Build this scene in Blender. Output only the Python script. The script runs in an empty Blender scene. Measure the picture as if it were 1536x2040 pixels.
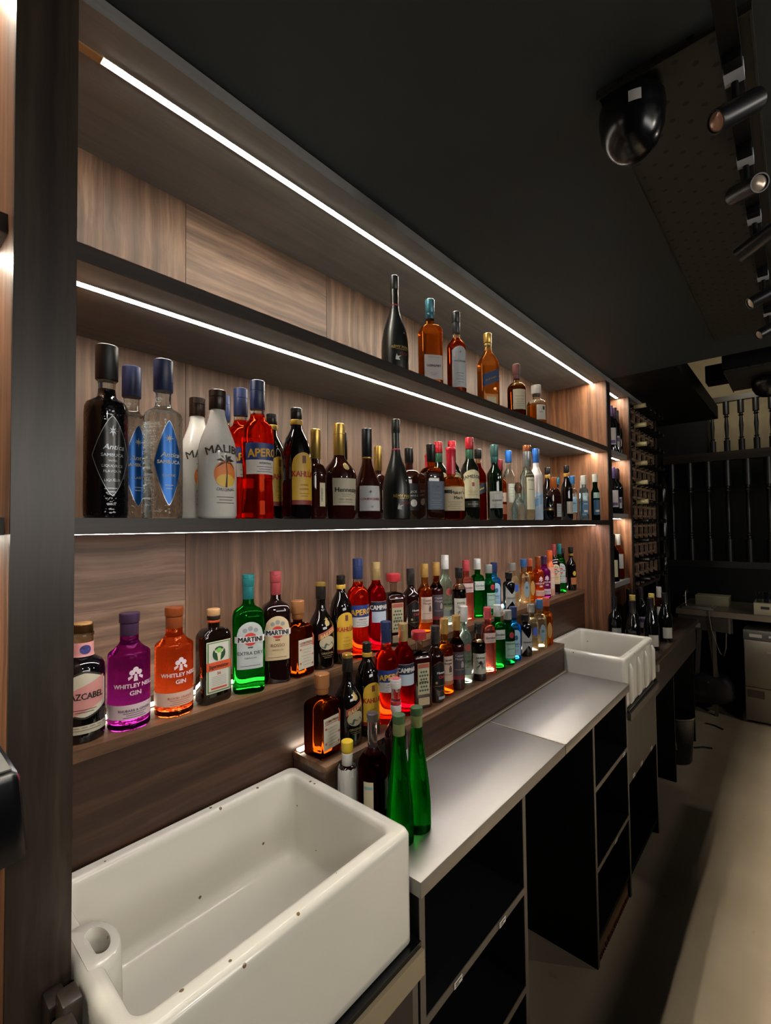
import bpy, bmesh, math, random
from mathutils import Vector, Matrix
random.seed(7)
C = bpy.context.scene.collection
PI = math.pi
H0 = 1.64                       # eye height of the camera above the floor

# ---------------------------------------------------------------- camera, world, lights, exposure
sc = bpy.context.scene
cd = bpy.data.cameras.new('camera')
cd.sensor_fit = 'HORIZONTAL'; cd.sensor_width = 36.0
cd.lens = 931.12 / 1536 * 36.0
cd.clip_start = 0.02; cd.clip_end = 60
cam = bpy.data.objects.new('camera', cd); C.objects.link(cam)
yaw, pit, rol = math.radians(41.525), math.radians(1.717), math.radians(-0.6735)
fw = Vector((math.cos(yaw)*math.cos(pit), math.sin(yaw)*math.cos(pit), math.sin(pit)))
rt = Vector((math.sin(yaw), -math.cos(yaw), 0)); up = rt.cross(fw)
rt, up = math.cos(rol)*rt + math.sin(rol)*up, -math.sin(rol)*rt + math.cos(rol)*up
m = Matrix((rt, up, -fw)).transposed().to_4x4(); m.translation = (0, 0, H0)
cam.matrix_world = m
sc.camera = cam

w = bpy.data.worlds.new('world'); sc.world = w; w.use_nodes = True
w.node_tree.nodes['Background'].inputs[0].default_value = (0.60, 0.72, 0.85, 1)
w.node_tree.nodes['Background'].inputs[1].default_value = 0.008

LED = 74.0                      # strength of the shelf strips
LED_LOW = 13.0                  # strength of the strips behind the bottles on the two steps
LED_COL = (1.0, 0.91, 0.75)
LED_COL2 = (1.0, 0.92, 0.90)
def area(name, loc, target, size, power, col=(1, .9, .78), sy=None):
    l = bpy.data.lights.new(name, 'AREA'); l.energy = power; l.color = col; l.size = size
    if sy: l.shape = 'RECTANGLE'; l.size_y = sy
    o = bpy.data.objects.new(name, l); C.objects.link(o); o.location = loc
    o.rotation_euler = (Vector(target)-Vector(loc)).to_track_quat('-Z', 'Y').to_euler()
    return o
def spotlamp(name, loc, target, power, deg, col=(1, .93, .82), r=.05, blend=.5):
    l = bpy.data.lights.new(name, 'SPOT'); l.energy = power; l.color = col; l.spot_size = math.radians(deg); l.spot_blend = blend; l.shadow_soft_size = r
    o = bpy.data.objects.new(name, l); C.objects.link(o); o.location = loc
    o.rotation_euler = (Vector(target)-Vector(loc)).to_track_quat('-Z', 'Y').to_euler()
    return o
spotlamp('bar_fill_spot', (-.25, -1.15, 2.35), (.45, .80, .95), 26, 44)  # added unseen spots, cones kept narrow to brighten sinks and counter, not floor
spotlamp('bar_fill_spot', (.95, -1.35, 2.35), (.62, .80, .90), 13, 34)
spotlamp('bar_fill_spot', (2.2, -1.4, 2.2), (2.5, .75, .98), 14, 27)
spotlamp('bar_fill_spot', (1.2, -1.4, 2.35), (1.45, .90, 1.25), 12, 46)
area('room_fill_light', (.6, -2.5, 1.95), (.9, 1.0, 1.5), 2.4, 17, (1, .95, .88), .5)  # soft fill added out of view to lift the post and shelf fronts
def bulb(name, loc, power, col=(1, .9, .78), r=.035):
    l = bpy.data.lights.new(name, 'POINT'); l.energy = power; l.color = col; l.shadow_soft_size = r
    o = bpy.data.objects.new(name, l); C.objects.link(o); o.location = loc
bulb('room_bulb', (1.5, -2.2, 2.3), 16)
bulb('room_bulb', (3.6, -2.3, 2.38), 14)
area('stair_room_light', (5.3, 0.3, 3.3), (6.6, .5, 2.9), 0.5, 4, (1, .88, .68))
area('passage_light', (4.0, -0.6, 2.2), (4.6, .3, 0), 0.3, .5, (1, .88, .70))
l = area('floor_fill_light', (3.3, -.50, 2.42), (3.3, -.50, 0), 3.8, 9, (1, .90, .76), .08); l.data.spread = math.radians(36)  # added linear fill out of view, spread narrowed to brighten only the aisle floor
spotlamp('sink_fill_light', (.50, .30, 2.44), (.48, .78, .85), 10, 34)  # added overhead fill that brightens the basin; not one of the track spotlights

sc.view_settings.view_transform = 'Standard'; sc.view_settings.look = 'None'
sc.view_settings.gamma = 1.0; sc.view_settings.use_curve_mapping = False
sc.view_settings.exposure = 0.6
cy = sc.cycles
cy.use_denoising = True; cy.max_bounces = 14; cy.diffuse_bounces = 4; cy.glossy_bounces = 5
cy.transmission_bounces = 12; cy.transparent_max_bounces = 12
cy.caustics_reflective = False; cy.caustics_refractive = False
cy.sample_clamp_indirect = 4.0

# ---------------------------------------------------------------- materials
def lin(c): return c/12.92 if c <= .04045 else ((c+.055)/1.055)**2.4
def rgb(h): return tuple(lin(int(h[i:i+2], 16)/255) for i in (0, 2, 4)) + (1,)
MC = {}
def newmat(name):
    mt = bpy.data.materials.new(name); mt.use_nodes = True
    nt = mt.node_tree; nt.nodes.clear()
    out = nt.nodes.new('ShaderNodeOutputMaterial')
    return mt, nt, out
def N(nt, t, **kw):
    n = nt.nodes.new(t)
    for k, v in kw.items(): setattr(n, k, v)
    return n
def plain(h, rough=.5, metal=0.0, coat=0.0, noise=0.04):
    """painted / printed / metal surface with a faint procedural unevenness"""
    key = ('p', h, rough, metal, coat)
    if key in MC: return MC[key]
    mt, nt, out = newmat('plain_'+h)
    b = N(nt, 'ShaderNodeBsdfPrincipled'); nt.links.new(b.outputs[0], out.inputs[0])
    c = rgb(h)
    nz = N(nt, 'ShaderNodeTexNoise'); nz.inputs['Scale'].default_value = 60
    mx = N(nt, 'ShaderNodeMixRGB', blend_type='MULTIPLY'); mx.inputs[0].default_value = noise*4
    mx.inputs[1].default_value = c
    nt.links.new(nz.outputs[0], mx.inputs[2]); nt.links.new(mx.outputs[0], b.inputs['Base Color'])
    b.inputs['Roughness'].default_value = rough; b.inputs['Metallic'].default_value = metal
    b.inputs['Coat Weight'].default_value = coat; b.inputs['Coat Roughness'].default_value = .04
    MC[key] = mt; return mt
def glass(h, rough=.02, trans=.22, ior=1.42, bump=0.0, ht=None):
    """tinted bottle glass full of drink: refraction plus a little light carried through the liquid"""
    key = ('g', h, rough, trans, bump)
    if key in MC: return MC[key]
    mt, nt, out = newmat('glass_'+h)
    g = N(nt, 'ShaderNodeBsdfGlass'); g.inputs['Color'].default_value = rgb(h)
    g.inputs['Roughness'].default_value = rough; g.inputs['IOR'].default_value = ior
    t = N(nt, 'ShaderNodeBsdfTranslucent'); t.inputs['Color'].default_value = rgb(ht or h)
    mx = N(nt, 'ShaderNodeMixShader'); mx.inputs[0].default_value = trans
    nt.links.new(g.outputs[0], mx.inputs[1]); nt.links.new(t.outputs[0], mx.inputs[2])
    nt.links.new(mx.outputs[0], out.inputs[0])
    if bump:
        v = N(nt, 'ShaderNodeTexVoronoi'); v.inputs['Scale'].default_value = 170
        tc = N(nt, 'ShaderNodeTexCoord'); nt.links.new(tc.outputs['Object'], v.inputs['Vector'])
        bp = N(nt, 'ShaderNodeBump'); bp.inputs['Strength'].default_value = bump; bp.inputs['Distance'].default_value = .004
        nt.links.new(v.outputs['Distance'], bp.inputs['Height']); nt.links.new(bp.outputs[0], g.inputs['Normal'])
    MC[key] = mt; return mt
def dark(h, rough=.06, bump=0.0):
    key = ('d', h, rough, bump)
    if key in MC: return MC[key]
    mt, nt, out = newmat('dark_glass_'+h)
    b = N(nt, 'ShaderNodeBsdfPrincipled'); nt.links.new(b.outputs[0], out.inputs[0])
    b.inputs['Base Color'].default_value = rgb(h); b.inputs['Roughness'].default_value = rough
    b.inputs['Coat Weight'].default_value = .5 if rough < .2 else 0; b.inputs['Coat Roughness'].default_value = .03
    nz = N(nt, 'ShaderNodeTexVoronoi' if bump else 'ShaderNodeTexNoise'); nz.inputs['Scale'].default_value = 190 if bump else 25
    tc = N(nt, 'ShaderNodeTexCoord'); nt.links.new(tc.outputs['Object'], nz.inputs['Vector'])
    bp = N(nt, 'ShaderNodeBump'); bp.inputs['Strength'].default_value = bump or .02; bp.inputs['Distance'].default_value = .003
    nt.links.new(nz.outputs[0], bp.inputs['Height']); nt.links.new(bp.outputs[0], b.inputs['Normal'])
    MC[key] = mt; return mt
def emit(name, col, s):
    mt, nt, out = newmat(name)
    e = N(nt, 'ShaderNodeEmission'); e.inputs[0].default_value = (*col, 1); e.inputs[1].default_value = s
    nt.links.new(e.outputs[0], out.inputs[0]); return mt
def wood(name, c0, c1, c2, axis, rough=.5, knots=True, seed=0.0, planks=0.0, pdir='X'):
    """stained softwood, grain running along the given axis (object space is world space)"""
    mt, nt, out = newmat(name)
    b = N(nt, 'ShaderNodeBsdfPrincipled'); nt.links.new(b.outputs[0], out.inputs[0])
    tc = N(nt, 'ShaderNodeTexCoord')
    mp = N(nt, 'ShaderNodeMapping'); nt.links.new(tc.outputs['Object'], mp.inputs[0])
    s = [44., 44., 44.]; s['XYZ'.index(axis)] = 1.2
    mp.inputs['Scale'].default_value = s; mp.inputs['Location'].default_value = (seed, seed*1.7, seed*.6)
    # slow warp so that the grain swirls round knots
    wv = N(nt, 'ShaderNodeTexNoise'); wv.inputs['Scale'].default_value = 5.0; wv.inputs['Detail'].default_value = 2
    nt.links.new(tc.outputs['Object'], wv.inputs['Vector'])
    ad = N(nt, 'ShaderNodeMixRGB', blend_type='ADD'); ad.inputs[0].default_value = 1.3
    nt.links.new(mp.outputs[0], ad.inputs[1]); nt.links.new(wv.outputs['Color'], ad.inputs[2])
    n1 = N(nt, 'ShaderNodeTexNoise'); n1.inputs['Scale'].default_value = 1.0; n1.inputs['Detail'].default_value = 5; n1.inputs['Roughness'].default_value = .62
    nt.links.new(ad.outputs[0], n1.inputs['Vector'])
    n2 = N(nt, 'ShaderNodeTexNoise'); n2.inputs['Scale'].default_value = 3.2; n2.inputs['Detail'].default_value = 2
    nt.links.new(tc.outputs['Object'], n2.inputs['Vector'])
    cr = N(nt, 'ShaderNodeValToRGB'); cr.color_ramp.elements[0].position = .34; cr.color_ramp.elements[1].position = .68
    cr.color_ramp.elements[0].color = rgb(c0); cr.color_ramp.elements[1].color = rgb(c2)
    e = cr.color_ramp.elements.new(.52); e.color = rgb(c1)
    nt.links.new(n1.outputs[0], cr.inputs[0])
    mx = N(nt, 'ShaderNodeMixRGB', blend_type='MULTIPLY'); mx.inputs[0].default_value = .5
    cr2 = N(nt, 'ShaderNodeValToRGB'); cr2.color_ramp.elements[0].position = .3; cr2.color_ramp.elements[1].position = .7
    cr2.color_ramp.elements[0].color = (.55, .52, .5, 1); cr2.color_ramp.elements[1].color = (1.15, 1.1, 1.05, 1)
    nt.links.new(n2.outputs[0], cr2.inputs[0])
    nt.links.new(cr.outputs[0], mx.inputs[1]); nt.links.new(cr2.outputs[0], mx.inputs[2])
    last = mx.outputs[0]
    if planks:
        sx = N(nt, 'ShaderNodeSeparateXYZ'); nt.links.new(tc.outputs['Object'], sx.inputs[0])
        md = N(nt, 'ShaderNodeMath', operation='MODULO'); md.inputs[1].default_value = planks
        a2 = N(nt, 'ShaderNodeMath', operation='ADD'); a2.inputs[1].default_value = 10*planks+seed*.01
        nt.links.new(sx.outputs['XYZ'.index(pdir)], a2.inputs[0]); nt.links.new(a2.outputs[0], md.inputs[0])
        lt = N(nt, 'ShaderNodeMath', operation='LESS_THAN'); lt.inputs[1].default_value = .0016
        nt.links.new(md.outputs[0], lt.inputs[0])
        m3 = N(nt, 'ShaderNodeMixRGB', blend_type='MIX'); m3.inputs[2].default_value = rgb('2a1d15')
        hf = N(nt, 'ShaderNodeMath', operation='MULTIPLY'); hf.inputs[1].default_value = .45; nt.links.new(lt.outputs[0], hf.inputs[0])
        nt.links.new(hf.outputs[0], m3.inputs[0]); nt.links.new(last, m3.inputs[1]); last = m3.outputs[0]
    nt.links.new(last, b.inputs['Base Color'])
    b.inputs['Roughness'].default_value = rough
    bp = N(nt, 'ShaderNodeBump'); bp.inputs['Strength'].default_value = .12; bp.inputs['Distance'].default_value = .002
    nt.links.new(n1.outputs[0], bp.inputs['Height']); nt.links.new(bp.outputs[0], b.inputs['Normal'])
    return mt
WB = ('4d392c', '6a503e', '866a55')
M = {}
M['wood_z'] = wood('wood_upright_grain', *WB, 'Z', planks=.122)
M['wood_z2'] = wood('wood_upright_grain_b', '4b3628', '654a38', '7f604b', 'Z', seed=3.1, planks=.163)
M['wood_x'] = wood('wood_level_grain', '513f33', '725a49', '8c7160', 'X', seed=1.3, planks=.21, pdir='Z')
M['wood_side'] = wood('wood_partition', '56351f', '7d5236', '9c6b48', 'Z', seed=5.2, planks=.14, pdir='Y')
M['wood_riser'] = wood('wood_riser', '2b1b12', '3d281c', '4e3526', 'X', seed=2.2, rough=.42)
M['wood_step'] = wood('wood_step_top', '4a3322', '6d5038', '8a6a4e', 'X', seed=4.4, rough=.4)
M['wood_dark'] = wood('wood_dark_stain', '1d1714', '2a221d', '352c26', 'X', seed=6.3, rough=.42)
M['wood_post'] = wood('wood_post_stain', '241c17', '332a22', '41372e', 'Z', seed=7.7, rough=.36)
M['wood_shelf'] = wood('wood_shelf_under', '7a7b7c', '818181', '888786', 'X', seed=8.3, rough=.8)
M['kick'] = wood('wood_kickboard', '4b3120', '77553a', '937050', 'X', seed=9.1)
M['rackwood'] = wood('wood_rack', '6b5545', '8f7762', 'ab937e', 'X', seed=2.9)
M['black'] = plain('0a0a0d', .6)
M['black'].node_tree.nodes['Principled BSDF'].inputs['Specular IOR Level'].default_value = .22
M['ceiling'] = plain('2a353b', .6)
M['blackgloss'] = plain('0a0c10', .22)
M['lipping'] = plain('5e554b', .5)
M['tag'] = plain('d9d4c8', .6)
M['ink'] = plain('1a1a1a', .6)
M['steel'] = None
M['led'] = emit('led_diffuser', LED_COL, LED)
M['led3'] = emit('led_diffuser_cool', LED_COL2, LED*.5)
M['led_low'] = emit('led_diffuser_low', (1, .86, .68), LED_LOW)
M['alu'] = plain('9b968e', .4, .8)

def steel():
    mt, nt, out = newmat('brushed_steel')
    b = N(nt, 'ShaderNodeBsdfPrincipled'); nt.links.new(b.outputs[0], out.inputs[0])
    b.inputs['Metallic'].default_value = 1.0
    tc = N(nt, 'ShaderNodeTexCoord'); mp = N(nt, 'ShaderNodeMapping'); mp.inputs['Scale'].default_value = (8, 160, 60)
    nt.links.new(tc.outputs['Object'], mp.inputs[0])
    n1 = N(nt, 'ShaderNodeTexNoise'); n1.inputs['Scale'].default_value = 1; n1.inputs['Detail'].default_value = 3
    nt.links.new(mp.outputs[0], n1.inputs['Vector'])
    n2 = N(nt, 'ShaderNodeTexNoise'); n2.inputs['Scale'].default_value = 3; n2.inputs['Detail'].default_value = 2
    nt.links.new(tc.outputs['Object'], n2.inputs['Vector'])
    r = N(nt, 'ShaderNodeMapRange'); r.inputs[1].default_value = .3; r.inputs[2].default_value = .7
    r.inputs[3].default_value = .44; r.inputs[4].default_value = .54
    nt.links.new(n2.outputs[0], r.inputs[0]); nt.links.new(r.outputs[0], b.inputs['Roughness'])
    cr = N(nt, 'ShaderNodeValToRGB'); cr.color_ramp.elements[0].color = (.36, .345, .32, 1); cr.color_ramp.elements[1].color = (.44, .425, .395, 1)
    nt.links.new(n2.outputs[0], cr.inputs[0]); nt.links.new(cr.outputs[0], b.inputs['Base Color'])
    bp = N(nt, 'ShaderNodeBump'); bp.inputs['Strength'].default_value = .05; bp.inputs['Distance'].default_value = .001
    nt.links.new(n1.outputs[0], bp.inputs['Height']); nt.links.new(bp.outputs[0], b.inputs['Normal'])
    return mt
M['steel'] = steel()
def ceramic():
    """old white glazed fireclay, with small brown chips scattered over it"""
    mt, nt, out = newmat('glazed_fireclay')
    b = N(nt, 'ShaderNodeBsdfPrincipled'); nt.links.new(b.outputs[0], out.inputs[0])
    tc = N(nt, 'ShaderNodeTexCoord')
    v = N(nt, 'ShaderNodeTexVoronoi'); v.inputs['Scale'].default_value = 26
    nt.links.new(tc.outputs['Object'], v.inputs['Vector'])
    d = N(nt, 'ShaderNodeMath', operation='LESS_THAN'); d.inputs[1].default_value = .085; nt.links.new(v.outputs['Distance'], d.inputs[0])
    sp = N(nt, 'ShaderNodeSeparateColor'); nt.links.new(v.outputs['Color'], sp.inputs[0])
    k = N(nt, 'ShaderNodeMath', operation='LESS_THAN'); k.inputs[1].default_value = .16; nt.links.new(sp.outputs[0], k.inputs[0])
    mu = N(nt, 'ShaderNodeMath', operation='MULTIPLY'); nt.links.new(d.outputs[0], mu.inputs[0]); nt.links.new(k.outputs[0], mu.inputs[1])
    v2 = N(nt, 'ShaderNodeTexVoronoi'); v2.inputs['Scale'].default_value = 62; nt.links.new(tc.outputs['Object'], v2.inputs['Vector'])
    d2 = N(nt, 'ShaderNodeMath', operation='LESS_THAN'); d2.inputs[1].default_value = .20; nt.links.new(v2.outputs['Distance'], d2.inputs[0])
    s2 = N(nt, 'ShaderNodeSeparateColor'); nt.links.new(v2.outputs['Color'], s2.inputs[0])
    k2 = N(nt, 'ShaderNodeMath', operation='LESS_THAN'); k2.inputs[1].default_value = .13; nt.links.new(s2.outputs[0], k2.inputs[0])
    sz = N(nt, 'ShaderNodeSeparateXYZ'); nt.links.new(tc.outputs['Object'], sz.inputs[0])
    g2 = N(nt, 'ShaderNodeMath', operation='GREATER_THAN'); g2.inputs[1].default_value = .212; nt.links.new(sz.outputs[2], g2.inputs[0])
    m2 = N(nt, 'ShaderNodeMath', operation='MULTIPLY'); nt.links.new(d2.outputs[0], m2.inputs[0]); nt.links.new(k2.outputs[0], m2.inputs[1])
    m4 = N(nt, 'ShaderNodeMath', operation='MULTIPLY'); nt.links.new(m2.outputs[0], m4.inputs[0]); nt.links.new(g2.outputs[0], m4.inputs[1])
    m5 = N(nt, 'ShaderNodeMath', operation='MAXIMUM'); nt.links.new(mu.outputs[0], m5.inputs[0]); nt.links.new(m4.outputs[0], m5.inputs[1])
    n2 = N(nt, 'ShaderNodeTexNoise'); n2.inputs['Scale'].default_value = 4
    nt.links.new(tc.outputs['Object'], n2.inputs['Vector'])
    cr = N(nt, 'ShaderNodeValToRGB'); cr.color_ramp.elements[0].color = rgb('c6c3b7'); cr.color_ramp.elements[1].color = rgb('d3d0c6')
    nt.links.new(n2.outputs[0], cr.inputs[0])
    mx = N(nt, 'ShaderNodeMixRGB'); mx.inputs[2].default_value = rgb('6b5a44')
    nt.links.new(m5.outputs[0], mx.inputs[0]); nt.links.new(cr.outputs[0], mx.inputs[1])
    nt.links.new(mx.outputs[0], b.inputs['Base Color']); b.inputs['Roughness'].default_value = .16
    return mt
M['ceramic'] = ceramic()
def floor_mat():
    mt, nt, out = newmat('vinyl_floor')
    b = N(nt, 'ShaderNodeBsdfPrincipled'); nt.links.new(b.outputs[0], out.inputs[0])
    tc = N(nt, 'ShaderNodeTexCoord'); n = N(nt, 'ShaderNodeTexNoise'); n.inputs['Scale'].default_value = 3; n.inputs['Detail'].default_value = 6
    nt.links.new(tc.outputs['Object'], n.inputs['Vector'])
    cr = N(nt, 'ShaderNodeValToRGB'); cr.color_ramp.elements[0].position = .35; cr.color_ramp.elements[1].position = .7
    cr.color_ramp.elements[0].color = rgb('bba98f'); cr.color_ramp.elements[1].color = rgb('cbb99f')
    nt.links.new(n.outputs[0], cr.inputs[0])
    n3 = N(nt, 'ShaderNodeTexNoise'); n3.inputs['Scale'].default_value = 9; n3.inputs['Detail'].default_value = 3; nt.links.new(tc.outputs['Object'], n3.inputs['Vector'])
    c3 = N(nt, 'ShaderNodeValToRGB'); c3.color_ramp.elements[0].position = .22; c3.color_ramp.elements[1].position = .30
    c3.color_ramp.elements[0].color = (.55, .5, .45, 1); c3.color_ramp.elements[1].color = (1, 1, 1, 1); nt.links.new(n3.outputs[0], c3.inputs[0])
    mx = N(nt, 'ShaderNodeMixRGB', blend_type='MULTIPLY'); mx.inputs[0].default_value = 1
    nt.links.new(cr.outputs[0], mx.inputs[1]); nt.links.new(c3.outputs[0], mx.inputs[2])
    nt.links.new(mx.outputs[0], b.inputs['Base Color']); b.inputs['Roughness'].default_value = .5
    return mt
M['floor'] = floor_mat()
def perforated():
    mt, nt, out = newmat('perforated_black_metal')
    b = N(nt, 'ShaderNodeBsdfPrincipled'); nt.links.new(b.outputs[0], out.inputs[0])
    tc = N(nt, 'ShaderNodeTexCoord'); mp = N(nt, 'ShaderNodeMapping'); mp.inputs['Scale'].default_value = (24, 24, 24)
    mp.inputs['Rotation'].default_value = (0, 0, PI/4)
    nt.links.new(tc.outputs['Object'], mp.inputs[0])
    fr = N(nt, 'ShaderNodeVectorMath', operation='FRACTION'); nt.links.new(mp.outputs[0], fr.inputs[0])
    sb = N(nt, 'ShaderNodeVectorMath', operation='SUBTRACT'); sb.inputs[1].default_value = (.5, .5, 0); nt.links.new(fr.outputs[0], sb.inputs[0])
    ml = N(nt, 'ShaderNodeVectorMath', operation='MULTIPLY'); ml.inputs[1].default_value = (1, 1, 0); nt.links.new(sb.outputs[0], ml.inputs[0])
    ln = N(nt, 'ShaderNodeVectorMath', operation='LENGTH'); nt.links.new(ml.outputs[0], ln.inputs[0])
    lt = N(nt, 'ShaderNodeMath', operation='LESS_THAN'); lt.inputs[1].default_value = .14; nt.links.new(ln.outputs['Value'], lt.inputs[0])
    mx = N(nt, 'ShaderNodeMixRGB'); mx.inputs[1].default_value = rgb('33322e'); mx.inputs[2].default_value = rgb('060606')
    nt.links.new(lt.outputs[0], mx.inputs[0]); nt.links.new(mx.outputs[0], b.inputs['Base Color'])
    b.inputs['Roughness'].default_value = .5
    return mt
M['perf'] = perforated()

# ---------------------------------------------------------------- mesh helpers
def box(bm, x0, x1, y0, y1, z0, z1, bev=0.0):
    r = bmesh.ops.create_cube(bm, size=1.0)
    for v in r['verts']:
        v.co = Vector((x0 if v.co.x < 0 else x1, y0 if v.co.y < 0 else y1, z0 if v.co.z < 0 else z1))
    if bev:
        es = list({e for v in r['verts'] for e in v.link_edges})
        bmesh.ops.bevel(bm, geom=es, offset=bev, segments=2, affect='EDGES', profile=.5)
def lathe(bm, prof, seg=32, ox=0., oy=0., close=True):
    rings = []
    for z, r in prof:
        rings.append([bm.verts.new((ox+r*math.cos(2*PI*i/seg), oy+r*math.sin(2*PI*i/seg), z)) for i in range(seg)])
    for a, b in zip(rings, rings[1:]):
        for i in range(seg):
            j = (i+1) % seg; bm.faces.new((a[i], a[j], b[j], b[i]))
    if close:
        bm.faces.new(rings[0][::-1]); bm.faces.new(rings[-1])
def tube(bm, pts, r, seg=10):
    pts = [Vector(p) for p in pts]; rings = []
    for i, p in enumerate(pts):
        d = (pts[min(i+1, len(pts)-1)]-pts[max(i-1, 0)]).normalized()
        a = d.cross(Vector((0, 0, 1)) if abs(d.z) < .9 else Vector((1, 0, 0))).normalized(); b = d.cross(a)
        rr = r[i] if isinstance(r, (list, tuple)) else r
        rings.append([bm.verts.new(p+rr*(math.cos(2*PI*k/seg)*a+math.sin(2*PI*k/seg)*b)) for k in range(seg)])
    for A, B in zip(rings, rings[1:]):
        for k in range(seg):
            j = (k+1) % seg; bm.faces.new((A[k], A[j], B[j], B[k]))
    bm.faces.new(rings[0][::-1]); bm.faces.new(rings[-1])
def obj(name, bm, mt, parent=None, smooth=True, angle=35):
    me = bpy.data.meshes.new(name)
    bmesh.ops.recalc_face_normals(bm, faces=bm.faces[:])
    if smooth:
        for f in bm.faces: f.smooth = True
        ca = math.radians(angle)
        for e in bm.edges:
            if len(e.link_faces) == 2 and e.calc_face_angle(0) > ca: e.smooth = False
    bm.to_mesh(me); bm.free()
    for x in (mt if isinstance(mt, (list, tuple)) else [mt]): me.materials.append(x)
    o = bpy.data.objects.new(name, me); C.objects.link(o)
    if parent: o.parent = parent
    return o
def tag(o, label, cat, group=None, kind=None):
    if label: o['label'] = label
    if cat: o['category'] = cat
    if group: o['group'] = group
    if kind: o['kind'] = kind
    return o
def struct(name, bm, mt, label=None):
    o = obj(name, bm, mt, smooth=False); o['kind'] = 'structure'
    if label: o['label'] = label
    return o
def thing(name, label, cat, loc=(0, 0, 0), rz=0, group=None):
    o = bpy.data.objects.new(name, None); C.objects.link(o)
    o.empty_display_size = .05; o.location = loc; o.rotation_euler = (0, 0, rz)
    return tag(o, label, cat, group)
def bx(name, mt, parent, *b, bev=0.0, loc=None):
    """one box-shaped part; given in world coordinates, parent sits at loc"""
    bm = bmesh.new(); box(bm, *b, bev=bev)
    if loc:
        bmesh.ops.translate(bm, verts=bm.verts[:], vec=-Vector(loc))
    return obj(name, bm, mt, parent, smooth=bool(bev))
def W(z): return H0+z           # height given relative to the eye

# ---------------------------------------------------------------- the room
YF, YB = .847, 1.189            # front and back of the upper shelving
ZT = W(.859)                    # underside of the shelving top
XA0, XA1 = .138, .2115          # near upright
XB0, XB1 = 2.970, 3.042         # far upright
XC = 3.46                       # end of the narrow wine bay
Z2T, Z2B = W(.4585), W(.431)    # upper shelf
Z3T, Z3B = W(.0185), W(-.0065)  # middle shelf
ZB = W(-.4042)                  # upper step
ZC = W(-.5816)                  # lower step
ZK = W(-.7143)                  # steel counter
bm = bmesh.new(); box(bm, -2.5, 7.5, -3.2, 3.0, -.1, 0); struct('floor', bm, M['floor'])
bm = bmesh.new(); box(bm, -2.5, 3.06, -3.2, 1.3, ZT+.03, ZT+.14); struct('ceiling', bm, M['ceiling'])
bm = bmesh.new(); box(bm, 3.06, 4.9, .50, 1.3, ZT+.03, ZT+.14); struct('ceiling_passage', bm, M['black'])
bm = bmesh.new(); box(bm, -2.5, 4.9, 1.215, 1.3, 0, ZT+.03); struct('wall_back', bm, M['black'])
bm = bmesh.new(); box(bm, -2.5, -2.4, -3.2, 1.215, 0, ZT+.03); struct('wall_left', bm, M['black'])
M['cream'] = plain('b8a888', .7)
bm = bmesh.new(); box(bm, 6.9, 7.0, -1.6, 3.0, 0, 3.75); struct('wall_far', bm, M['cream'])
bm = bmesh.new(); box(bm, 4.9, 6.9, 1.9, 2.0, 0, 3.75); struct('wall_stairs', bm, M['black'])
bm = bmesh.new(); box(bm, 3.2, 7.0, -1.6, 2.0, 3.75, 3.85); struct('ceiling_stairwell', bm, M['black'])
bm = bmesh.new(); box(bm, 5.55, 5.65, -1.6, 1.9, 0, W(-.44)); box(bm, 6.2, 6.3, -1.6, 1.9, 0, W(.66)); struct('wall_bar_end', bm, M['black'])

bm = bmesh.new(); box(bm, -2.4, 3.4, -1.35, -.80, 0, 1.13); box(bm, 1.95, 2.25, -1.1, -.80, 1.1, 1.4); box(bm, .9, 1.1, -1.0, -.80, 1.1, 1.3); struct('unseen_bar_front_blocks', bm, M['black'])  # unseen front bar, its height and two added blocks shaped to shadow the floor

# ---------------------------------------------------------------- back bar shelving
SH = thing('back_bar_shelving', 'dark-stained wooden back bar shelving filling the wall, with lit shelves', 'shelving')
# back boards, square panels whose grain turns from one to the next
seams = [XA1, .562, 1.051, 1.540, 2.029, 2.518, XB0]
for i in range(6):
    a, b = seams[i], seams[i+1]
    top = M['wood_x'] if i == 1 else (M['wood_z'], M['wood_z2'])[i % 2]
    bx('back_board', top, SH, a+.0008, b-.0008, YB, YB+.02, Z2T, ZT)
    bx('back_board', (M['wood_z2'], M['wood_z'])[i % 2], SH, a+.0008, b-.0008, YB, YB+.02, Z3T, Z2B)
    bx('back_board', M['wood_x'] if i == 0 else (M['wood_z'], M['wood_z2'])[i % 2], SH, a+.0008, b-.0008, YB, YB+.02, ZB, Z3B)
bx('back_board', M['wood_z'], SH, -1.2, XA0, YB, YB+.02, W(-.75), ZT)
bx('back_board', M['wood_side'], SH, XB1, XC, YB, YB+.02, W(-.75), ZT)
# uprights
bx('upright', M['wood_side'], SH, XA0, XA1, .806, YB+.02, 0, ZT)
bx('upright_edging', M['wood_post'], SH, XA0-.0015, XA1, .798, .806, 0, ZT+.03)
bx('upright', M['wood_side'], SH, XB0, XB1, YF+.006, YB+.02, W(-.7345), ZT)
bx('upright_edging', M['wood_dark'], SH, XB0, XB1, YF, YF+.006, W(-.7345), ZT)
bx('upright', M['wood_side'], SH, XC, XC+.045, YF+.006, YB+.02, W(-.7345), ZT)
bx('upright_edging', M['wood_dark'], SH, XC, XC+.045, YF, YF+.006, W(-.7345), ZT)
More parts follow.
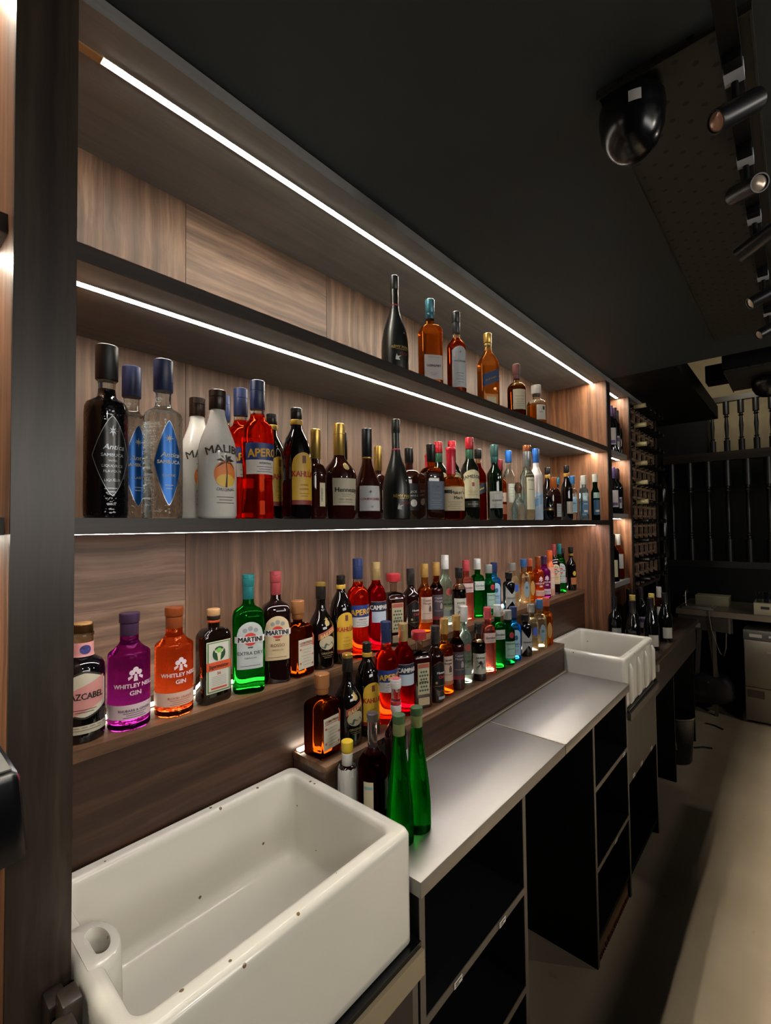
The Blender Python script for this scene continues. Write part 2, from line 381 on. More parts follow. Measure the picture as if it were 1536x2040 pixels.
# top board and shelves
bx('top_board', M['wood_shelf'], SH, -1.2, XC+1.0, YF, YB+.02, ZT, ZT+.028)
for x0, x1 in ((-1.2, XA0), (XA1, XB0)):
    for zb, zt in ((Z2B, Z2T), (Z3B, Z3T)):
        bx('shelf', M['wood_shelf'], SH, x0, x1, YF+.004, YB, zb, zt)
        bx('shelf_edging', M['wood_dark'], SH, x0, x1, YF, YF+.004, zb, zt)
for zt in (W(.462), W(.062), W(-.372)):
    bx('shelf', M['wood_shelf'], SH, XB1, XC, YF+.02, YB, zt-.03, zt)
# fixed upper step under the middle shelf
bx('step_top', M['wood_step'], SH, XA1, XB0, 1.0, YB, ZB-.022, ZB)
bx('step_riser', M['wood_riser'], SH, XA1, XB0, 1.004, 1.022, .62, ZB-.022)
bx('step_riser', M['wood_riser'], SH, -1.2, XA0, 1.004, 1.022, .62, ZB-.022)

PL = thing('bottle_step', 'low dark wooden plinth at the back of the steel counter under the lower bottle row', 'step', (.757, .873, ZK))
lo = (.757, .873, ZK)
bx('plinth_top', M['wood_step'], PL, .757, 2.287, .873, 1.0, ZC-.018, ZC, loc=lo, bev=.001)
bx('plinth_front', M['wood_riser'], PL, .757, 2.287, .875, .893, ZK, ZC-.018, loc=lo)
bx('plinth_end', M['wood_riser'], PL, .757, .775, .893, .998, ZK, ZC-.018, loc=lo)
bx('plinth_end', M['wood_riser'], PL, 2.269, 2.287, .893, .998, ZK, ZC-.018, loc=lo)

# LED strips
def strip(x0, x1, y, z, label, mt, wd=.014, group='led strips under the shelves', below=True, hgt=.0006):
    t = thing('led_strip', label, 'light strip', ((x0+x1)/2, y, z), group=group)
    s = -1 if below else 1
    bm = bmesh.new(); box(bm, -(x1-x0)/2, (x1-x0)/2, -wd/2-.0025, wd/2+.0025, min(0, s*.002), max(0, s*.002)); obj('channel', bm, M['alu'], t, False)
    bm = bmesh.new(); box(bm, -(x1-x0)/2, (x1-x0)/2, -wd/2, wd/2, min(s*.002, s*(.002+hgt)), max(s*.002, s*(.002+hgt))); obj('diffuser', bm, mt, t, False)
    return t
G1 = 'led strips under the shelves'
strip(.284, XB0-.004, .931, ZT, 'long glowing LED strip under the top board, highest of the three long strips', M['led'], group=G1)
bm = bmesh.new(); box(bm, XA1, .283, .923, .939, ZT-.004, ZT); tag(obj('wood_batten', bm, plain('b08a5c', .5)), 'short bare wooden batten at the near end of the highest LED strip', 'batten')
strip(XA1+.002, XB0-.004, .931, Z2B, 'long glowing LED strip under the upper shelf, above the row of tall bottles', M['led'], group=G1)
strip(XA1+.002, 1.03, .931, Z3B, 'glowing LED strip under the middle shelf, near length by the corner post', M['led3'], group=G1)
strip(1.038, XB0-.02, .931, Z3B, 'glowing LED strip under the middle shelf, far length towards the wine bay', M['led3'], group=G1)
for z, nm in ((ZT, 'top board'), (Z2B, 'upper shelf'), (Z3B, 'middle shelf')):
    strip(-1.15, XA0-.004, .931, z, 'end of a lit LED strip under the %s left of the near post' % nm, M['led'], group=G1)
for z, nm in ((ZT, 'top board of the wine bay'), (W(.432), 'upper shelf of the wine bay'), (W(.032), 'lower shelf of the wine bay')):
    strip(XB1+.02, XC-.02, .915, z, 'short glowing LED strip under the %s' % nm, M['led'], group='short led strips in the wine bay')
strip(XA1+.01, XB0-.03, 1.118, ZB, 'LED strip lying behind the bottles on the upper wooden step', M['led_low'], group='led strips on the steps', below=False, wd=.012, hgt=.005)
strip(.764, 2.28, .988, ZC, 'LED strip lying behind the bottles on the lower wooden plinth', M['led_low'], group='led strips on the steps', below=False, wd=.012, hgt=.005)

# ---------------------------------------------------------------- sinks
def rrect(bm, x0, x1, y0, y1, r, z, n=6):
    vs = []
    for cx, cyy, a0 in ((x1-r, y1-r, 0), (x0+r, y1-r, PI/2), (x0+r, y0+r, PI), (x1-r, y0+r, 1.5*PI)):
        for i in range(n+1):
            a = a0+PI/2*i/n; vs.append(bm.verts.new((cx+r*math.cos(a), cyy+r*math.sin(a), z)))
    return vs
def bridge(bm, A, B):
    for i in range(len(A)):
        j = (i+1) % len(A); bm.faces.new((A[i], A[j], B[j], B[i]))
def sink(x0, x1, y0, y1, zb, zt, wall, label, weir=False, flutes=False, wl=None):
    t = thing('sink', label, 'sink', (x0, y0, zb))
    bm = bmesh.new(); wx, wy, h = x1-x0, y1-y0, zt-zb
    wl = wl or wall
    L = []
    for d, z in ((.006, 0), (0, .006), (0, .02), (0, h-.025), (0, h-.011), (.0035, h-.0035), (.009, h-.0002), (.011, h)):
        L.append(rrect(bm, d, wx-d, d, wy-d, .020, z))
    for d, z in ((0, h), (.001, h), (.006, h-.0015), (.009, h-.006)):
        L.append(rrect(bm, wl-.010+d, wx-wall+.010-d, wall-.010+d, wy-wall+.010-d, .022, z))
    for d, z in ((0, h-.016), (.002, .075), (.0025, .056), (.006, .044), (.014, .036), (.026, .0335), (.045, .032)):
        L.append(rrect(bm, wl+d, wx-wall-d, wall+d, wy-wall-d, .024+.2*d, z))
    for a, b in zip(L, L[1:]): bridge(bm, a, b)
    bm.faces.new(L[0][::-1]); bm.faces.new(L[-1])
    obj('basin', bm, M['ceramic'], t, angle=50)
    if weir:
        # overflow weir: half-oval shaft against the near end wall, with an oval mouth
        bm = bmesh.new(); n = 28; cx, cyy = wl-.008, (.800-y0)
        def ov(rx, ry, z, ox=0, half=True):
            v = []
            for i in range(n):
                a = 2*PI*i/n; px = math.cos(a)*rx; px = max(px, -.012) if half else px
                v.append(bm.verts.new((cx+ox+px, cyy+math.sin(a)*ry, z)))
            return v
        A = [ov(.046, .060, .033), ov(.043, .056, h-.012), ov(.041, .053, h-.003), ov(.037, .049, h+.0004)]
        A += [ov(.0155, .030, h+.0004, .013, False), ov(.0135, .027, h-.006, .013, False), ov(.012, .024, h-.075, .013, False)]
        for a, b in zip(A, A[1:]): bridge(bm, a, b)
        bm.faces.new(A[-1])
        obj('overflow_weir', bm, M['ceramic'], t, angle=50)
        bm = bmesh.new(); lathe(bm, [(.0325, .030), (.036, .028), (.036, .020), (.034, .012)], 32, wl+.075, .085)
        obj('plug_ring', bm, plain('c9c2b2', .2), t)
    if flutes:
        for k in range(4):
            bm = bmesh.new(); cx = .06+k*(wx-.12)/3
            tube(bm, [(cx, .0005, .012), (cx, -.002, .03), (cx, -.002, h-.05), (cx, .0005, h-.03)], [.008, .017, .017, .008], 14)
            obj('flute', bm, M['ceramic'], t, angle=60)
    return t
sink(XA1+.0005, .7535, .604, .997, W(-.834), W(-.6106), .034, 'large white glazed butler sink with chipped rim in the foreground', weir=True, wl=.028)
sink(2.292, 2.832, .604, 1.001, W(-.834), W(-.6106), .034, 'smaller-looking white butler sink with fluted front at the far end of the steel counter', flutes=True)
# chipped wooden end by the near sink's corner
bm = bmesh.new()
for dx, dy, dz in ((0, 0, 0), (.012, .030, .010), (.004, .062, -.006)):
    box(bm, .172+dx, .196+dx, .700+dy, .735+dy, W(-.70), W(-.628)+dz, .004)
tag(obj('broken_timber', bm, M['wood_post']), 'splintered dark timber end beside the chipped corner of the foreground sink', 'timber')

# ---------------------------------------------------------------- steel counter
KT = thing('steel_counter', 'stainless steel worktop with a seam, between the two white sinks', 'counter', (.757, .5875, ZK))
lo = (.757, .5875, ZK)
XS = 1.530
bx('worktop', M['steel'], KT, .757, XS-.002, .5875, .875, W(-.7475), ZK, bev=.002, loc=lo)
bx('worktop', M['steel'], KT, XS+.002, 2.288, .5875, .875, W(-.7475), ZK, bev=.002, loc=lo)
bx('seam_strip', plain('d8d0c2', .3, .6), KT, XS-.003, XS+.003, .589, .873, ZK-.004, ZK+.0016, loc=lo)
bx('sealant', plain('c9bfae', .5), KT, .776, 2.286, .868, .875, ZK, ZK+.004, loc=lo)

# ---------------------------------------------------------------- cabinets below
def shelf_tag(parent, x, z, lo, y=.5985, wd=.032, ht=.013):
    t = bx('price_tag', M['tag'], parent, x, x+wd, y-.0012, y, z, z+ht, loc=lo)
    bx('print', M['ink'], t, x+.004, x+wd-.004, y-.0016, y-.0012, z+ht*.55, z+ht*.75, loc=lo)
    bx('print', M['ink'], t, x+.004, x+wd*.6, y-.0016, y-.0012, z+ht*.2, z+ht*.36, loc=lo)
def open_unit(label, x0, x1, shelves, tags, foot=0.0, kick=False):
    lo = (x0, .60, 0)
    U = thing('open_shelf_unit', label, 'cabinet', lo)
    zt = W(-.7485)
    bx('side_panel', M['black'], U, x0, x0+.018, .602, .99, foot, zt, loc=lo)
    bx('side_panel', M['black'], U, x1-.018, x1, .602, .99, foot, zt, loc=lo)
    for x in (x0, x1-.018):
        bx('edge_strip', M['lipping'], U, x, x+.018, .600, .602, foot, zt, loc=lo)
    bx('back_panel', M['black'], U, x0+.018, x1-.018, .975, .99, foot, zt, loc=lo)
    bx('bottom_board', M['black'], U, x0+.018, x1-.018, .604, .975, foot+.08, foot+.098, loc=lo)
    for z in shelves:
        s = bx('shelf', M['black'], U, x0+.018, x1-.018, .602, .975, z-.018, z, loc=lo)
        bx('shelf_lipping', M['lipping'], s, x0+.018, x1-.018, .600, .602, z-.018, z, loc=lo)
    bx('divider', M['blackgloss'], U, (x0+x1)/2-.006, (x0+x1)/2+.006, .80, .975, foot+.098, zt-.02, loc=lo)
    for x, z in tags: shelf_tag(U, x, z, lo)
    if kick:
        bx('kickboard', M['kick'], U, x0+.018, x1-.018, .612, .63, .003, .082, loc=lo)
        bm = bmesh.new()
        for i in range(26):
            xx = x0+.02+i*(x1-x0-.04)/26; box(bm, xx, xx+.006+.008*random.random(), .606, .612, 0, .004+.012*random.random())
        bmesh.ops.translate(bm, verts=bm.verts[:], vec=-Vector(lo))
        obj('frayed_edge', bm, plain('5a2d22', .7), U, False)
    return U
open_unit('open black shelving unit under the near end of the steel counter', .767, 1.256, [W(-1.006), W(-1.27)], [(.885, W(-1.022)), (1.092, W(-1.022))])
open_unit('open black shelving unit standing on a scuffed kickboard beside the far sink', 1.828, 2.288, [W(-.99), W(-1.285)], [(2.055, W(-1.30)), (2.195, W(-1.006))], kick=True)
def sink_unit(label, x0, x1, zr, fascia, tags, beige):
    lo = (x0, .60, 0)
    U = thing('sink_base_unit', label, 'cabinet', lo)
    zt = W(-.835)
    bx('bearer_board', M['blackgloss'], U, x0, x1, .594, .995, zt-.012, zt, loc=lo)
    bx('front_rail', beige, U, x0, x1, .586, .604, zt-zr, zt-.012, loc=lo)
    bx('side_panel', M['black'], U, x0, x0+.018, .606, .99, 0, zt-.012, loc=lo)
    bx('side_panel', M['black'], U, x1-.018, x1, .606, .99, 0, zt-.012, loc=lo)
    bx('edge_strip', M['lipping'], U, x1-.018, x1, .604, .606, 0, zt-zr, loc=lo)
    bx('back_panel', M['black'], U, x0+.018, x1-.018, .975, .99, 0, zt-.012, loc=lo)
    bx('fascia_panel', plain('2a2320', .5), U, x0+.002, x1-.02, .602, .616, fascia, zt-zr, loc=lo)
    bx('bottom_board', M['black'], U, x0+.018, x1-.018, .61, .975, .06, .08, loc=lo)
    for x, z in tags: shelf_tag(U, x, z, lo, y=.602, ht=.016)
    return U
sink_unit('dark cupboard with a beige front rail carrying the foreground sink', .213, .764, .06, .25, [], plain('93846a', .45))
sink_unit('dark cupboard with brown fascia carrying the far fluted sink', 2.292, 2.846, .045, W(-1.165), [(2.36, W(-1.163)), (2.50, W(-1.163)), (2.70, W(-1.163))], plain('4a443c', .5))
lo = (2.852, .60, 0)
U = thing('wine_counter', 'dark wooden counter beyond the far sink, crowded with wine bottles', 'counter', lo)
ZW = W(-.735)
bx('worktop', wood('wood_far_top', '2a211b', '3d3028', '50423a', 'X', seed=3.7, rough=.3), U, 2.852, 4.25, .596, 1.0, ZW-.03, ZW, loc=lo, bev=.002)
bx('fascia_panel', plain('201a17', .5), U, 2.86, 4.2, .612, .63, W(-.945), ZW-.03, loc=lo)
bx('side_panel', M['black'], U, 2.862, 2.882, .63, .99, 0, W(-.78), loc=lo)
bx('side_panel', M['black'], U, 4.18, 4.2, .63, .99, 0, W(-.78), loc=lo)
bx('middle_panel', M['black'], U, 3.45, 3.47, .63, .99, 0, W(-.945), loc=lo)
bx('back_panel', M['black'], U, 2.882, 4.18, .975, .99, 0, W(-.945), loc=lo)
bx('wall_bracket', plain('8d867c', .5), U, 2.853, 2.885, .590, .6, W(-.80), ZW-.03, loc=lo)
t = thing('bin', 'black plastic bin at the foot of the far dark counter', 'bin', (3.80, .70, 0))
bm = bmesh.new(); lathe(bm, [(0, .10), (.01, .105), (.30, .125), (.305, .13), (.315, .13), (.318, .12), (.30, .115), (.05, .1)], 28); obj('body', bm, M['blackgloss'], t)
bm = bmesh.new(); tube(bm, [(-.127, 0, .30), (-.15, -.03, .2), (-.145, -.04, .12)], .004, 8); obj('handle', bm, plain('77726a', .3, .9), t)

# ---------------------------------------------------------------- lettering
TXT = {}
def text_geo(s, size, bold=0.0, shear=0.0, sx=1.0):
    key = (s, size, bold, shear, sx)
    if key in TXT: return TXT[key]
    cu = bpy.data.curves.new('lettering', 'FONT'); cu.body = s; cu.size = 1.0; cu.align_x = 'CENTER'
    cu.shear = shear; cu.resolution_u = 2
    o = bpy.data.objects.new('lettering', cu); C.objects.link(o)
    bpy.context.view_layer.update()
    me = bpy.data.meshes.new_from_object(o.evaluated_get(bpy.context.evaluated_depsgraph_get()))
    tb = bmesh.new(); tb.from_mesh(me); bmesh.ops.triangulate(tb, faces=tb.faces[:])
    bmesh.ops.subdivide_edges(tb, edges=[e for e in tb.edges if e.calc_length() > .45], cuts=1); bmesh.ops.triangulate(tb, faces=tb.faces[:])
    tb.to_mesh(me); tb.free()
    vs = [(v.co.x*sx*size, v.co.y*size) for v in me.vertices]; fs = [tuple(p.vertices) for p in me.polygons]
    if bold:                                           # heavier strokes: the same letters struck again a hair to either side
        n = len(vs); base = list(vs); bf = list(fs); bb = bold*.75
        for dx, dy in ((-bb, 0), (bb, 0), (0, bb*.7), (0, -bb*.7)):
            k0 = len(vs); vs = vs+[(x+dx, y+dy) for x, y in base]; fs = fs+[tuple(i+k0 for i in f) for f in bf]
    bpy.data.objects.remove(o); bpy.data.curves.remove(cu); bpy.data.meshes.remove(me)
    TXT[key] = (vs, fs); return TXT[key]

# ---------------------------------------------------------------- bottles
def profile(H, R, rn, zs, zn, style='s', rb=None, zlip=None, n=9):
    """fractions zs (shoulder starts) and zn (neck starts) of the height H"""
    rb = rb or R
    p = [(0, rb*.86), (.0015, rb*.93), (.006, rb), (zs*H, R)]
    for i in range(1, n+1):
        t = i/n
        if style == 's': k = .5+.5*math.cos(PI*t)
        elif style == 'dome': k = math.sqrt(max(0, 1-t*t))
        elif style == 'cone': k = 1-t
        elif style == 'bell': k = (1-t)**1.7
        else: k = (math.cos(PI*t/2))**.8
        p.append((H*(zs+(zn-zs)*t), rn+(R-rn)*k))
    p.append((H*.985, rn)); return p
def rz(prof, z):
    for (z0, r0), (z1, r1) in zip(prof, prof[1:]):
        if z <= z1: return r0+(r1-r0)*(z-z0)/max(1e-6, z1-z0)
    return prof[-1][1]
class Kind: pass
def ringpt(k, z, r, a):
    c, s = math.cos(a), math.sin(a)
    if not k.dr: return (r*c, r*s, z)
    t = min(1, max(0, (r-k.rn*1.15)/(k.R*.93-k.rn*1.15))); t = t*t*(3-2*t)
    e = 2/(2+(k.sq-2)*t)
    ry = r*(1-t)+max(r*k.dr, min(r, k.rn))*t
    return (r*math.copysign(abs(c)**e, c), ry*math.copysign(abs(s)**e, s), z)
def surf(k, u, z, eps):
    r = rz(k.prof, z)
    if not k.dr:
        a = u/k.R; return ((r+eps)*math.sin(a), -(r+eps)*math.cos(a), z)
    x = max(-r, min(r, u)); ry = max(r*k.dr, min(r, k.rn))
    return (u, -(ry*(1-abs(x/r)**k.sq)**(1/k.sq)+eps), z)
def patch(k, shape, zc0, zc1, wd, u0=0, eps=.0004, n=18, m_=8):
    """label cut to an outline and laid on the bottle"""
    bm = bmesh.new(); h = zc1-zc0; cols = []
    for i in range(n+1):
        x = -1+2*i/n
        if shape in ('circle', 'diamond', 'hex', 'ellipse'): x = math.sin(x*PI/2) if shape in ('circle', 'ellipse') else x
        if shape == 'rect': lo_, hi = zc0, zc1
        elif shape == 'arch':
            hi = zc1-wd*(1-math.sqrt(max(0, 1-x*x)))*1.0; lo_ = zc0
        elif shape == 'softarch':
            hi = zc1-wd*.45*x*x; lo_ = zc0
        elif shape in ('circle', 'ellipse'):
            q = math.sqrt(max(0, 1-x*x)); c = (zc0+zc1)/2; lo_, hi = c-h/2*q, c+h/2*q
        elif shape == 'diamond':
            q = 1-abs(x)**1.4; c = (zc0+zc1)/2; lo_, hi = c-h/2*q-.0006, c+h/2*q+.0006
        elif shape == 'hex':
            q = 1-.42*abs(x)**1.4; c = (zc0+zc1)/2; lo_, hi = c-h/2*q, c+h/2*q
        elif shape == 'waist':
            q = .30+.70*abs(x)**1.1; c = (zc0+zc1)/2; lo_, hi = c-h/2*q, c+h/2*q
        elif shape == 'slant':
            lo_, hi = zc0-x*wd*.32, zc1-x*wd*.32
            lo_, hi = zc0+x*wd*.40, zc1+x*wd*.40
        cols.append([bm.verts.new(surf(k, u0+x*wd, lo_+(hi-lo_)*j/m_, eps)) for j in range(m_+1)])
    for A, B in zip(cols, cols[1:]):
        for j in range(m_): 
            try: bm.faces.new((A[j], B[j], B[j+1], A[j+1]))
            except ValueError: pass
    return bm
def letter_bm(k, items, eps=.0008):
    """items: (text, size, z, u, dict) printed on the bottle, or ('=', ...) for a line of small print"""
    bm = bmesh.new()
    for it in items:
        s, size, z, u = it[:4]; d = it[4] if len(it) > 4 else {}
        if s == '=':                                   # line of print too small to read
            ww = d.get('w', .012)
            a = [bm.verts.new(surf(k, u+ww*(-1+2*i/6), z, eps)) for i in range(7)]
            b = [bm.verts.new(surf(k, u+ww*(-1+2*i/6), z+size, eps)) for i in range(7)]
            for i in range(6): bm.faces.new((a[i], a[i+1], b[i+1], b[i]))
            continue
        if s == '*':                                   # star
            pts = []
            for i in range(16):
                r = size*(1 if i % 2 == 0 else .28)*(1 if i % 4 == 0 else .7 if i % 2 == 0 else 1); a = PI/2+i*PI/8
                pts.append(bm.verts.new(surf(k, u+r*math.cos(a), z+r*math.sin(a), eps)))
            c = bm.verts.new(surf(k, u, z, eps))
            for i in range(16): bm.faces.new((c, pts[i], pts[(i+1) % 16]))
            continue
        if s == 'o':
            c = bm.verts.new(surf(k, u, z, eps)); pts = [bm.verts.new(surf(k, u+size*math.cos(i*PI/8), z+size*d.get('sy', 1)*math.sin(i*PI/8), eps)) for i in range(16)]
            for i in range(16): bm.faces.new((c, pts[i], pts[(i+1) % 16]))
            continue
        if s == 'poly':
            pts = [bm.verts.new(surf(k, u+x*size, z+y*size, eps)) for x, y in d['p']]
            try: bm.faces.new(pts)
            except ValueError: pass
            continue
        vs, fs = text_geo(s, size, d.get('bold', 0), d.get('shear', 0), d.get('sx', 1))
        arc = d.get('arc', 0); rot = d.get('rot', 0)
        vv = []
        for x, y in vs:
            if rot == 90: x, y = -y, x
            if arc:
                rr = 1/(2*arc); an = x/rr; x, y = (rr+y)*math.sin(an), (rr+y)*math.cos(an)-rr
            vv.append(bm.verts.new(surf(k, u+x, z+y+d.get('slope', 0)*x, eps)))
        for f in fs:
            try: bm.faces.new([vv[i] for i in f])
            except ValueError: pass
    return bm
KINDS = {}
def kind(key, name, H, R, rn, zs, zn, style, body, caps, labels=(), dr=0, sq=7, fill=None, rb=None, prof=None, extra=None):
    """body: material, or (liquid material, glass above the drink) with fill as a fraction of the height
    caps: (part name, z0, z1, radius, material); labels: (part name, shape, z0, z1, half width, material, u0, [(print material, items)])"""
    k = Kind(); k.key, k.name, k.H, k.R, k.rn, k.dr, k.sq = key, name, H, R, rn, dr, sq
    k.prof = [(z*H, r*R) for z, r in prof] if prof else profile(H, R, rn, zs, zn, style, rb)
    k.body, k.caps, k.labels, k.fill, k.extra = body, caps, labels, fill, extra
    KINDS[key] = k; k.proto = None; return k
def build(k, root):
    seg = 40; bm = bmesh.new()
    pr = k.prof
    if k.fill:
        zf = k.fill*k.H; q = []
        for (z0, r0), (z1, r1) in zip(pr, pr[1:]):
            q.append((z0, r0))
            if z0 < zf < z1: q.append((zf, r0+(r1-r0)*(zf-z0)/(z1-z0)))
        q.append(pr[-1]); pr = q
    rings = [[bm.verts.new(ringpt(k, z, r, 2*PI*i/seg)) for i in range(seg)] for z, r in pr]
    for (A, B), (z, r) in zip(zip(rings, rings[1:]), pr):
        for i in range(seg):
            f = bm.faces.new((A[i], A[(i+1) % seg], B[(i+1) % seg], B[i]))
            if k.fill and z >= k.fill*k.H-1e-6: f.material_index = 1
    bm.faces.new(rings[0][::-1]); f = bm.faces.new(rings[-1])
    if k.fill: f.material_index = 1
    obj('glass_body', bm, k.body, root, angle=32)
    for nm, z0, z1, r, mt in k.caps:
        bm = bmesh.new(); z0, z1 = z0*k.H, z1*k.H; b = min(.0012, (z1-z0)*.25)
        pts = [(z0, r-b*.5), (z0+b*.6, r)]
        if nm == 'screw_cap':
            mid = z0+(z1-z0)*.62
            pts += [(mid, r), (mid+.0006, r*.95), (mid+.0014, r*.95), (mid+.002, r)]
        if nm == 'wax_cap': pts = [(z0, r*1.04), (z0+.01, r*1.06), ((z0+z1)/2, r*.98), (z1-.012, r), (z1-.010, r*1.1), (z1-.004, r*1.12)]
        if nm == 'ball_stopper':
            c, h = (z0+z1)/2, (z1-z0)/2; pts = [(c-h*math.cos(PI*i/12), max(.002, r*math.sin(PI*i/12))) for i in range(13)]
        else: pts += [(z1-b, r), (z1, r-b)]
        lathe(bm, pts, 28); obj(nm, bm, mt, root, angle=40)
    for L in k.labels:
        nm, shape, z0, z1, wd, mt, u0 = L[:7]; pr_ = L[7] if len(L) > 7 else []
        if mt is None: lo_ = None
        else:
            eps = .0004+(0 if nm == 'label' else -.00025 if nm == 'label_edge' else .0008 if nm == 'name_bar' else .0004)
            lo_ = obj(nm, patch(k, shape, z0*k.H, z1*k.H, wd, u0, eps), mt, root)
        for pm, items in pr_:
            its = [(i[0], i[1], i[2]*k.H, i[3]+u0)+tuple(i[4:]) for i in items]
            obj('lettering', letter_bm(k, its, .0017 if nm == 'name_bar' else .0012), pm, lo_ or root, False)
    if k.extra: k.extra(k, root)
def copy_tree(src, parent=None):
    c = src.copy(); C.objects.link(c); c.parent = parent
    for ch in list(src.children): copy_tree(ch, c)
    return c
def put(key, x, y, z, label, psi=None, group=None, sz=1.0, sxy=1.0, rot=None, cat='bottle'):
    """stand one bottle; psi turns its front psi degrees past the eye, otherwise it faces straight out of the shelf"""
    k = KINDS[key]
    if k.proto is None:
        r = bpy.data.objects.new(k.name, None); C.objects.link(r); r.empty_display_size = .03
        k.proto = r; build(k, r)
    else:
        r = copy_tree(k.proto)
    h = math.hypot(x, y); a = 0.0
    if rot is not None: a = math.radians(rot)
    elif psi is not None:
        p = math.radians(psi)
        nx, ny = (-x*math.cos(p)+y*math.sin(p))/h, (-y*math.cos(p)-x*math.sin(p))/h
        a = math.atan2(nx, -ny)
    r.location = (x, y, z); r.rotation_euler = (0, 0, a); r.scale = (sxy, sxy, sz)
    for kk in ('label', 'category', 'group'):
        if kk in r: del r[kk]
    return tag(r, label, cat, group)

P = plain
white, cream, black_, ink = P('d8d6d0', .5), P('d9cfae', .55), P('101012', .35), P('1b1a19', .5)
gold, silver, navy = P('c9a657', .3, .75), P('b9bcc0', .3, .8), P('1d2a52', .4)
red, teal, yellow = P('c01f30', .35), P('2f8f92', .35, .3), P('e3b92c', .5)
G = glass
clear = G('f4f8f6', .015, 0.031)
amber, damber = G('d98a35', .02, 0.136), dark('2a0f07', .05)
def small(n, z, dz, wd=.014, h=.0011): return [('=', h, z-i*dz, 0, {'w': wd*(1 if i % 2 == 0 else .75)}) for i in range(n)]

# ---- middle-shelf kinds
dprof = [(0, .90), (.006, .97), (.03, 1), (.60, 1), (.635, .985), (.662, .90), (.678, .72), (.69, .52), (.705, .42), (.74, .39), (.80, .41), (.985, .41)]
sil = P('aeb4bb', .35, .6)
kind('aniseed_black', 'liqueur_bottle', .298, .034, .0135, 0, 0, '', [dark('07070a', .05, .25), clear], [('cap', .80, 1, .0175, P('16181b', .45)), ('neck_ring', .795, .803, .0155, clear)],
     [('label', 'diamond', .13, .57, .030, dark('0b0c10', .25), 0, [(sil, [('*', .010, .49, 0), ('Antica', .0125, .385, .002, {'shear': .3, 'bold': .0003}), ('SAMBUCA', .0075, .345, 0, {'bold': .0002}), ('WITH', .005, .315, 0), ('LIQUORICE', .0062, .285, 0, {'bold': .0001}), ('FLAVOUR', .0062, .255, 0), ('LIQUEUR', .006, .205, 0)] + small(2, .165, .02, .007))]),
      ('label_edge', 'diamond', .125, .575, .0312, sil, 0)][::-1], prof=dprof, fill=.745)
blueL = P('1658a0', .3, .5)
kind('aniseed_clear', 'liqueur_bottle', .298, .034, .0135, 0, 0, '', G('f1f5f4', .02, 0.037, bump=.12), [('cap', .80, 1, .0172, navy)],
     [('label_edge', 'diamond', .08, .60, .0262, silver, 0), ('label', 'diamond', .085, .595, .025, blueL, 0, [(white, [('*', .009, .49, 0), ('Antica', .0125, .375, .002, {'shear': .3, 'bold': .0003}), ('SAMBUCA', .0088, .335, 0, {'bold': .0004}), ('CLASSIC', .0062, .255, 0)] + small(2, .2, .02, .007))])], prof=dprof)
wht = P('dad9d4', .12, coat=.6)
def palm(k, root):
    lbl = obj('sun_emblem', patch(k, 'circle', .235*k.H, .44*k.H, .023, 0, .0006), P('e8823a', .5), root)
    obj('sun_glow', patch(k, 'ellipse', .238*k.H, .335*k.H, .019, 0, .0009), P('ecc04a', .5), lbl)
    its = [('poly', 1, .235*k.H, 0, {'p': [(-.002, 0), (.002, 0), (.0025, .03), (.0005, .05), (-.0008, .05), (.0008, .03)]})]
    for a in (25, 60, 120, 155, 200, -20, 90):
        c, s = math.cos(math.radians(a)), math.sin(math.radians(a)); L = .021
        its.append(('poly', 1, .235*k.H+.05, 0, {'p': [(0, 0), (L*.5*c-.002*s, L*.5*s+.003), (L*c, L*s-.005), (L*.5*c+.003*s, L*.5*s-.003)]}))
    obj('palm_emblem', letter_bm(k, its, .0013), P('2b2118', .5), lbl, False)
kind('coconut', 'rum_bottle', .263, .0376, .0145, .50, .86, 's', wht, [('screw_cap', .845, 1, .0165, P('33241c', .3, .3))],
     [('lettering', None, 0, 0, 0, None, 0, [(P('3b3228', .5), [('MALIBU', .0225, .50, 0, {'arc': 4.5, 'bold': .0006}), ('ORIGINAL', .0085, .205, 0, {'arc': -6})] + small(3, .16, .022, .018))])], extra=palm)
aprof = [(0, .93), (.01, .99), (.05, 1.0), (.14, .96), (.26, .90), (.36, .93), (.48, .99), (.58, 1), (.64, .97), (.675, .85), (.70, .66), (.715, .52), (.74, .46), (.78, .42), (.985, .41)]
kind('aperitif_orange', 'aperitif_bottle', .304, .0345, .0145, 0, 0, '', [G('ff6232', .03, 0.09), G('f3efe8', .02, 0.031)], [('screw_cap', .79, 1, .0162, navy)],
     [('label', 'rect', .415, .535, .046, P('243a7c', .45), 0, [(P('e8b13a', .5), [('APEROL', .0245, .44, .001, {'bold': .0011, 'sx': .92, 'slope': .06})])]),
      ('back_label', 'rect', .315, .415, .046, P('d9d3cb', .5), 0, [(P('2b3a72', .5), [('APERITIVO', .0062, .385, 0, {'bold': .0002})] + small(3, .365, .017, .02))]),
      ('cap_emblem', 'rect', .84, .865, .012, yellow, 0)], prof=aprof, fill=.755)
kprof = [(0, .92), (.008, .98), (.03, 1), (.50, 1), (.60, .98), (.68, .86), (.74, .66), (.79, .45), (.82, .37), (.985, .34)]
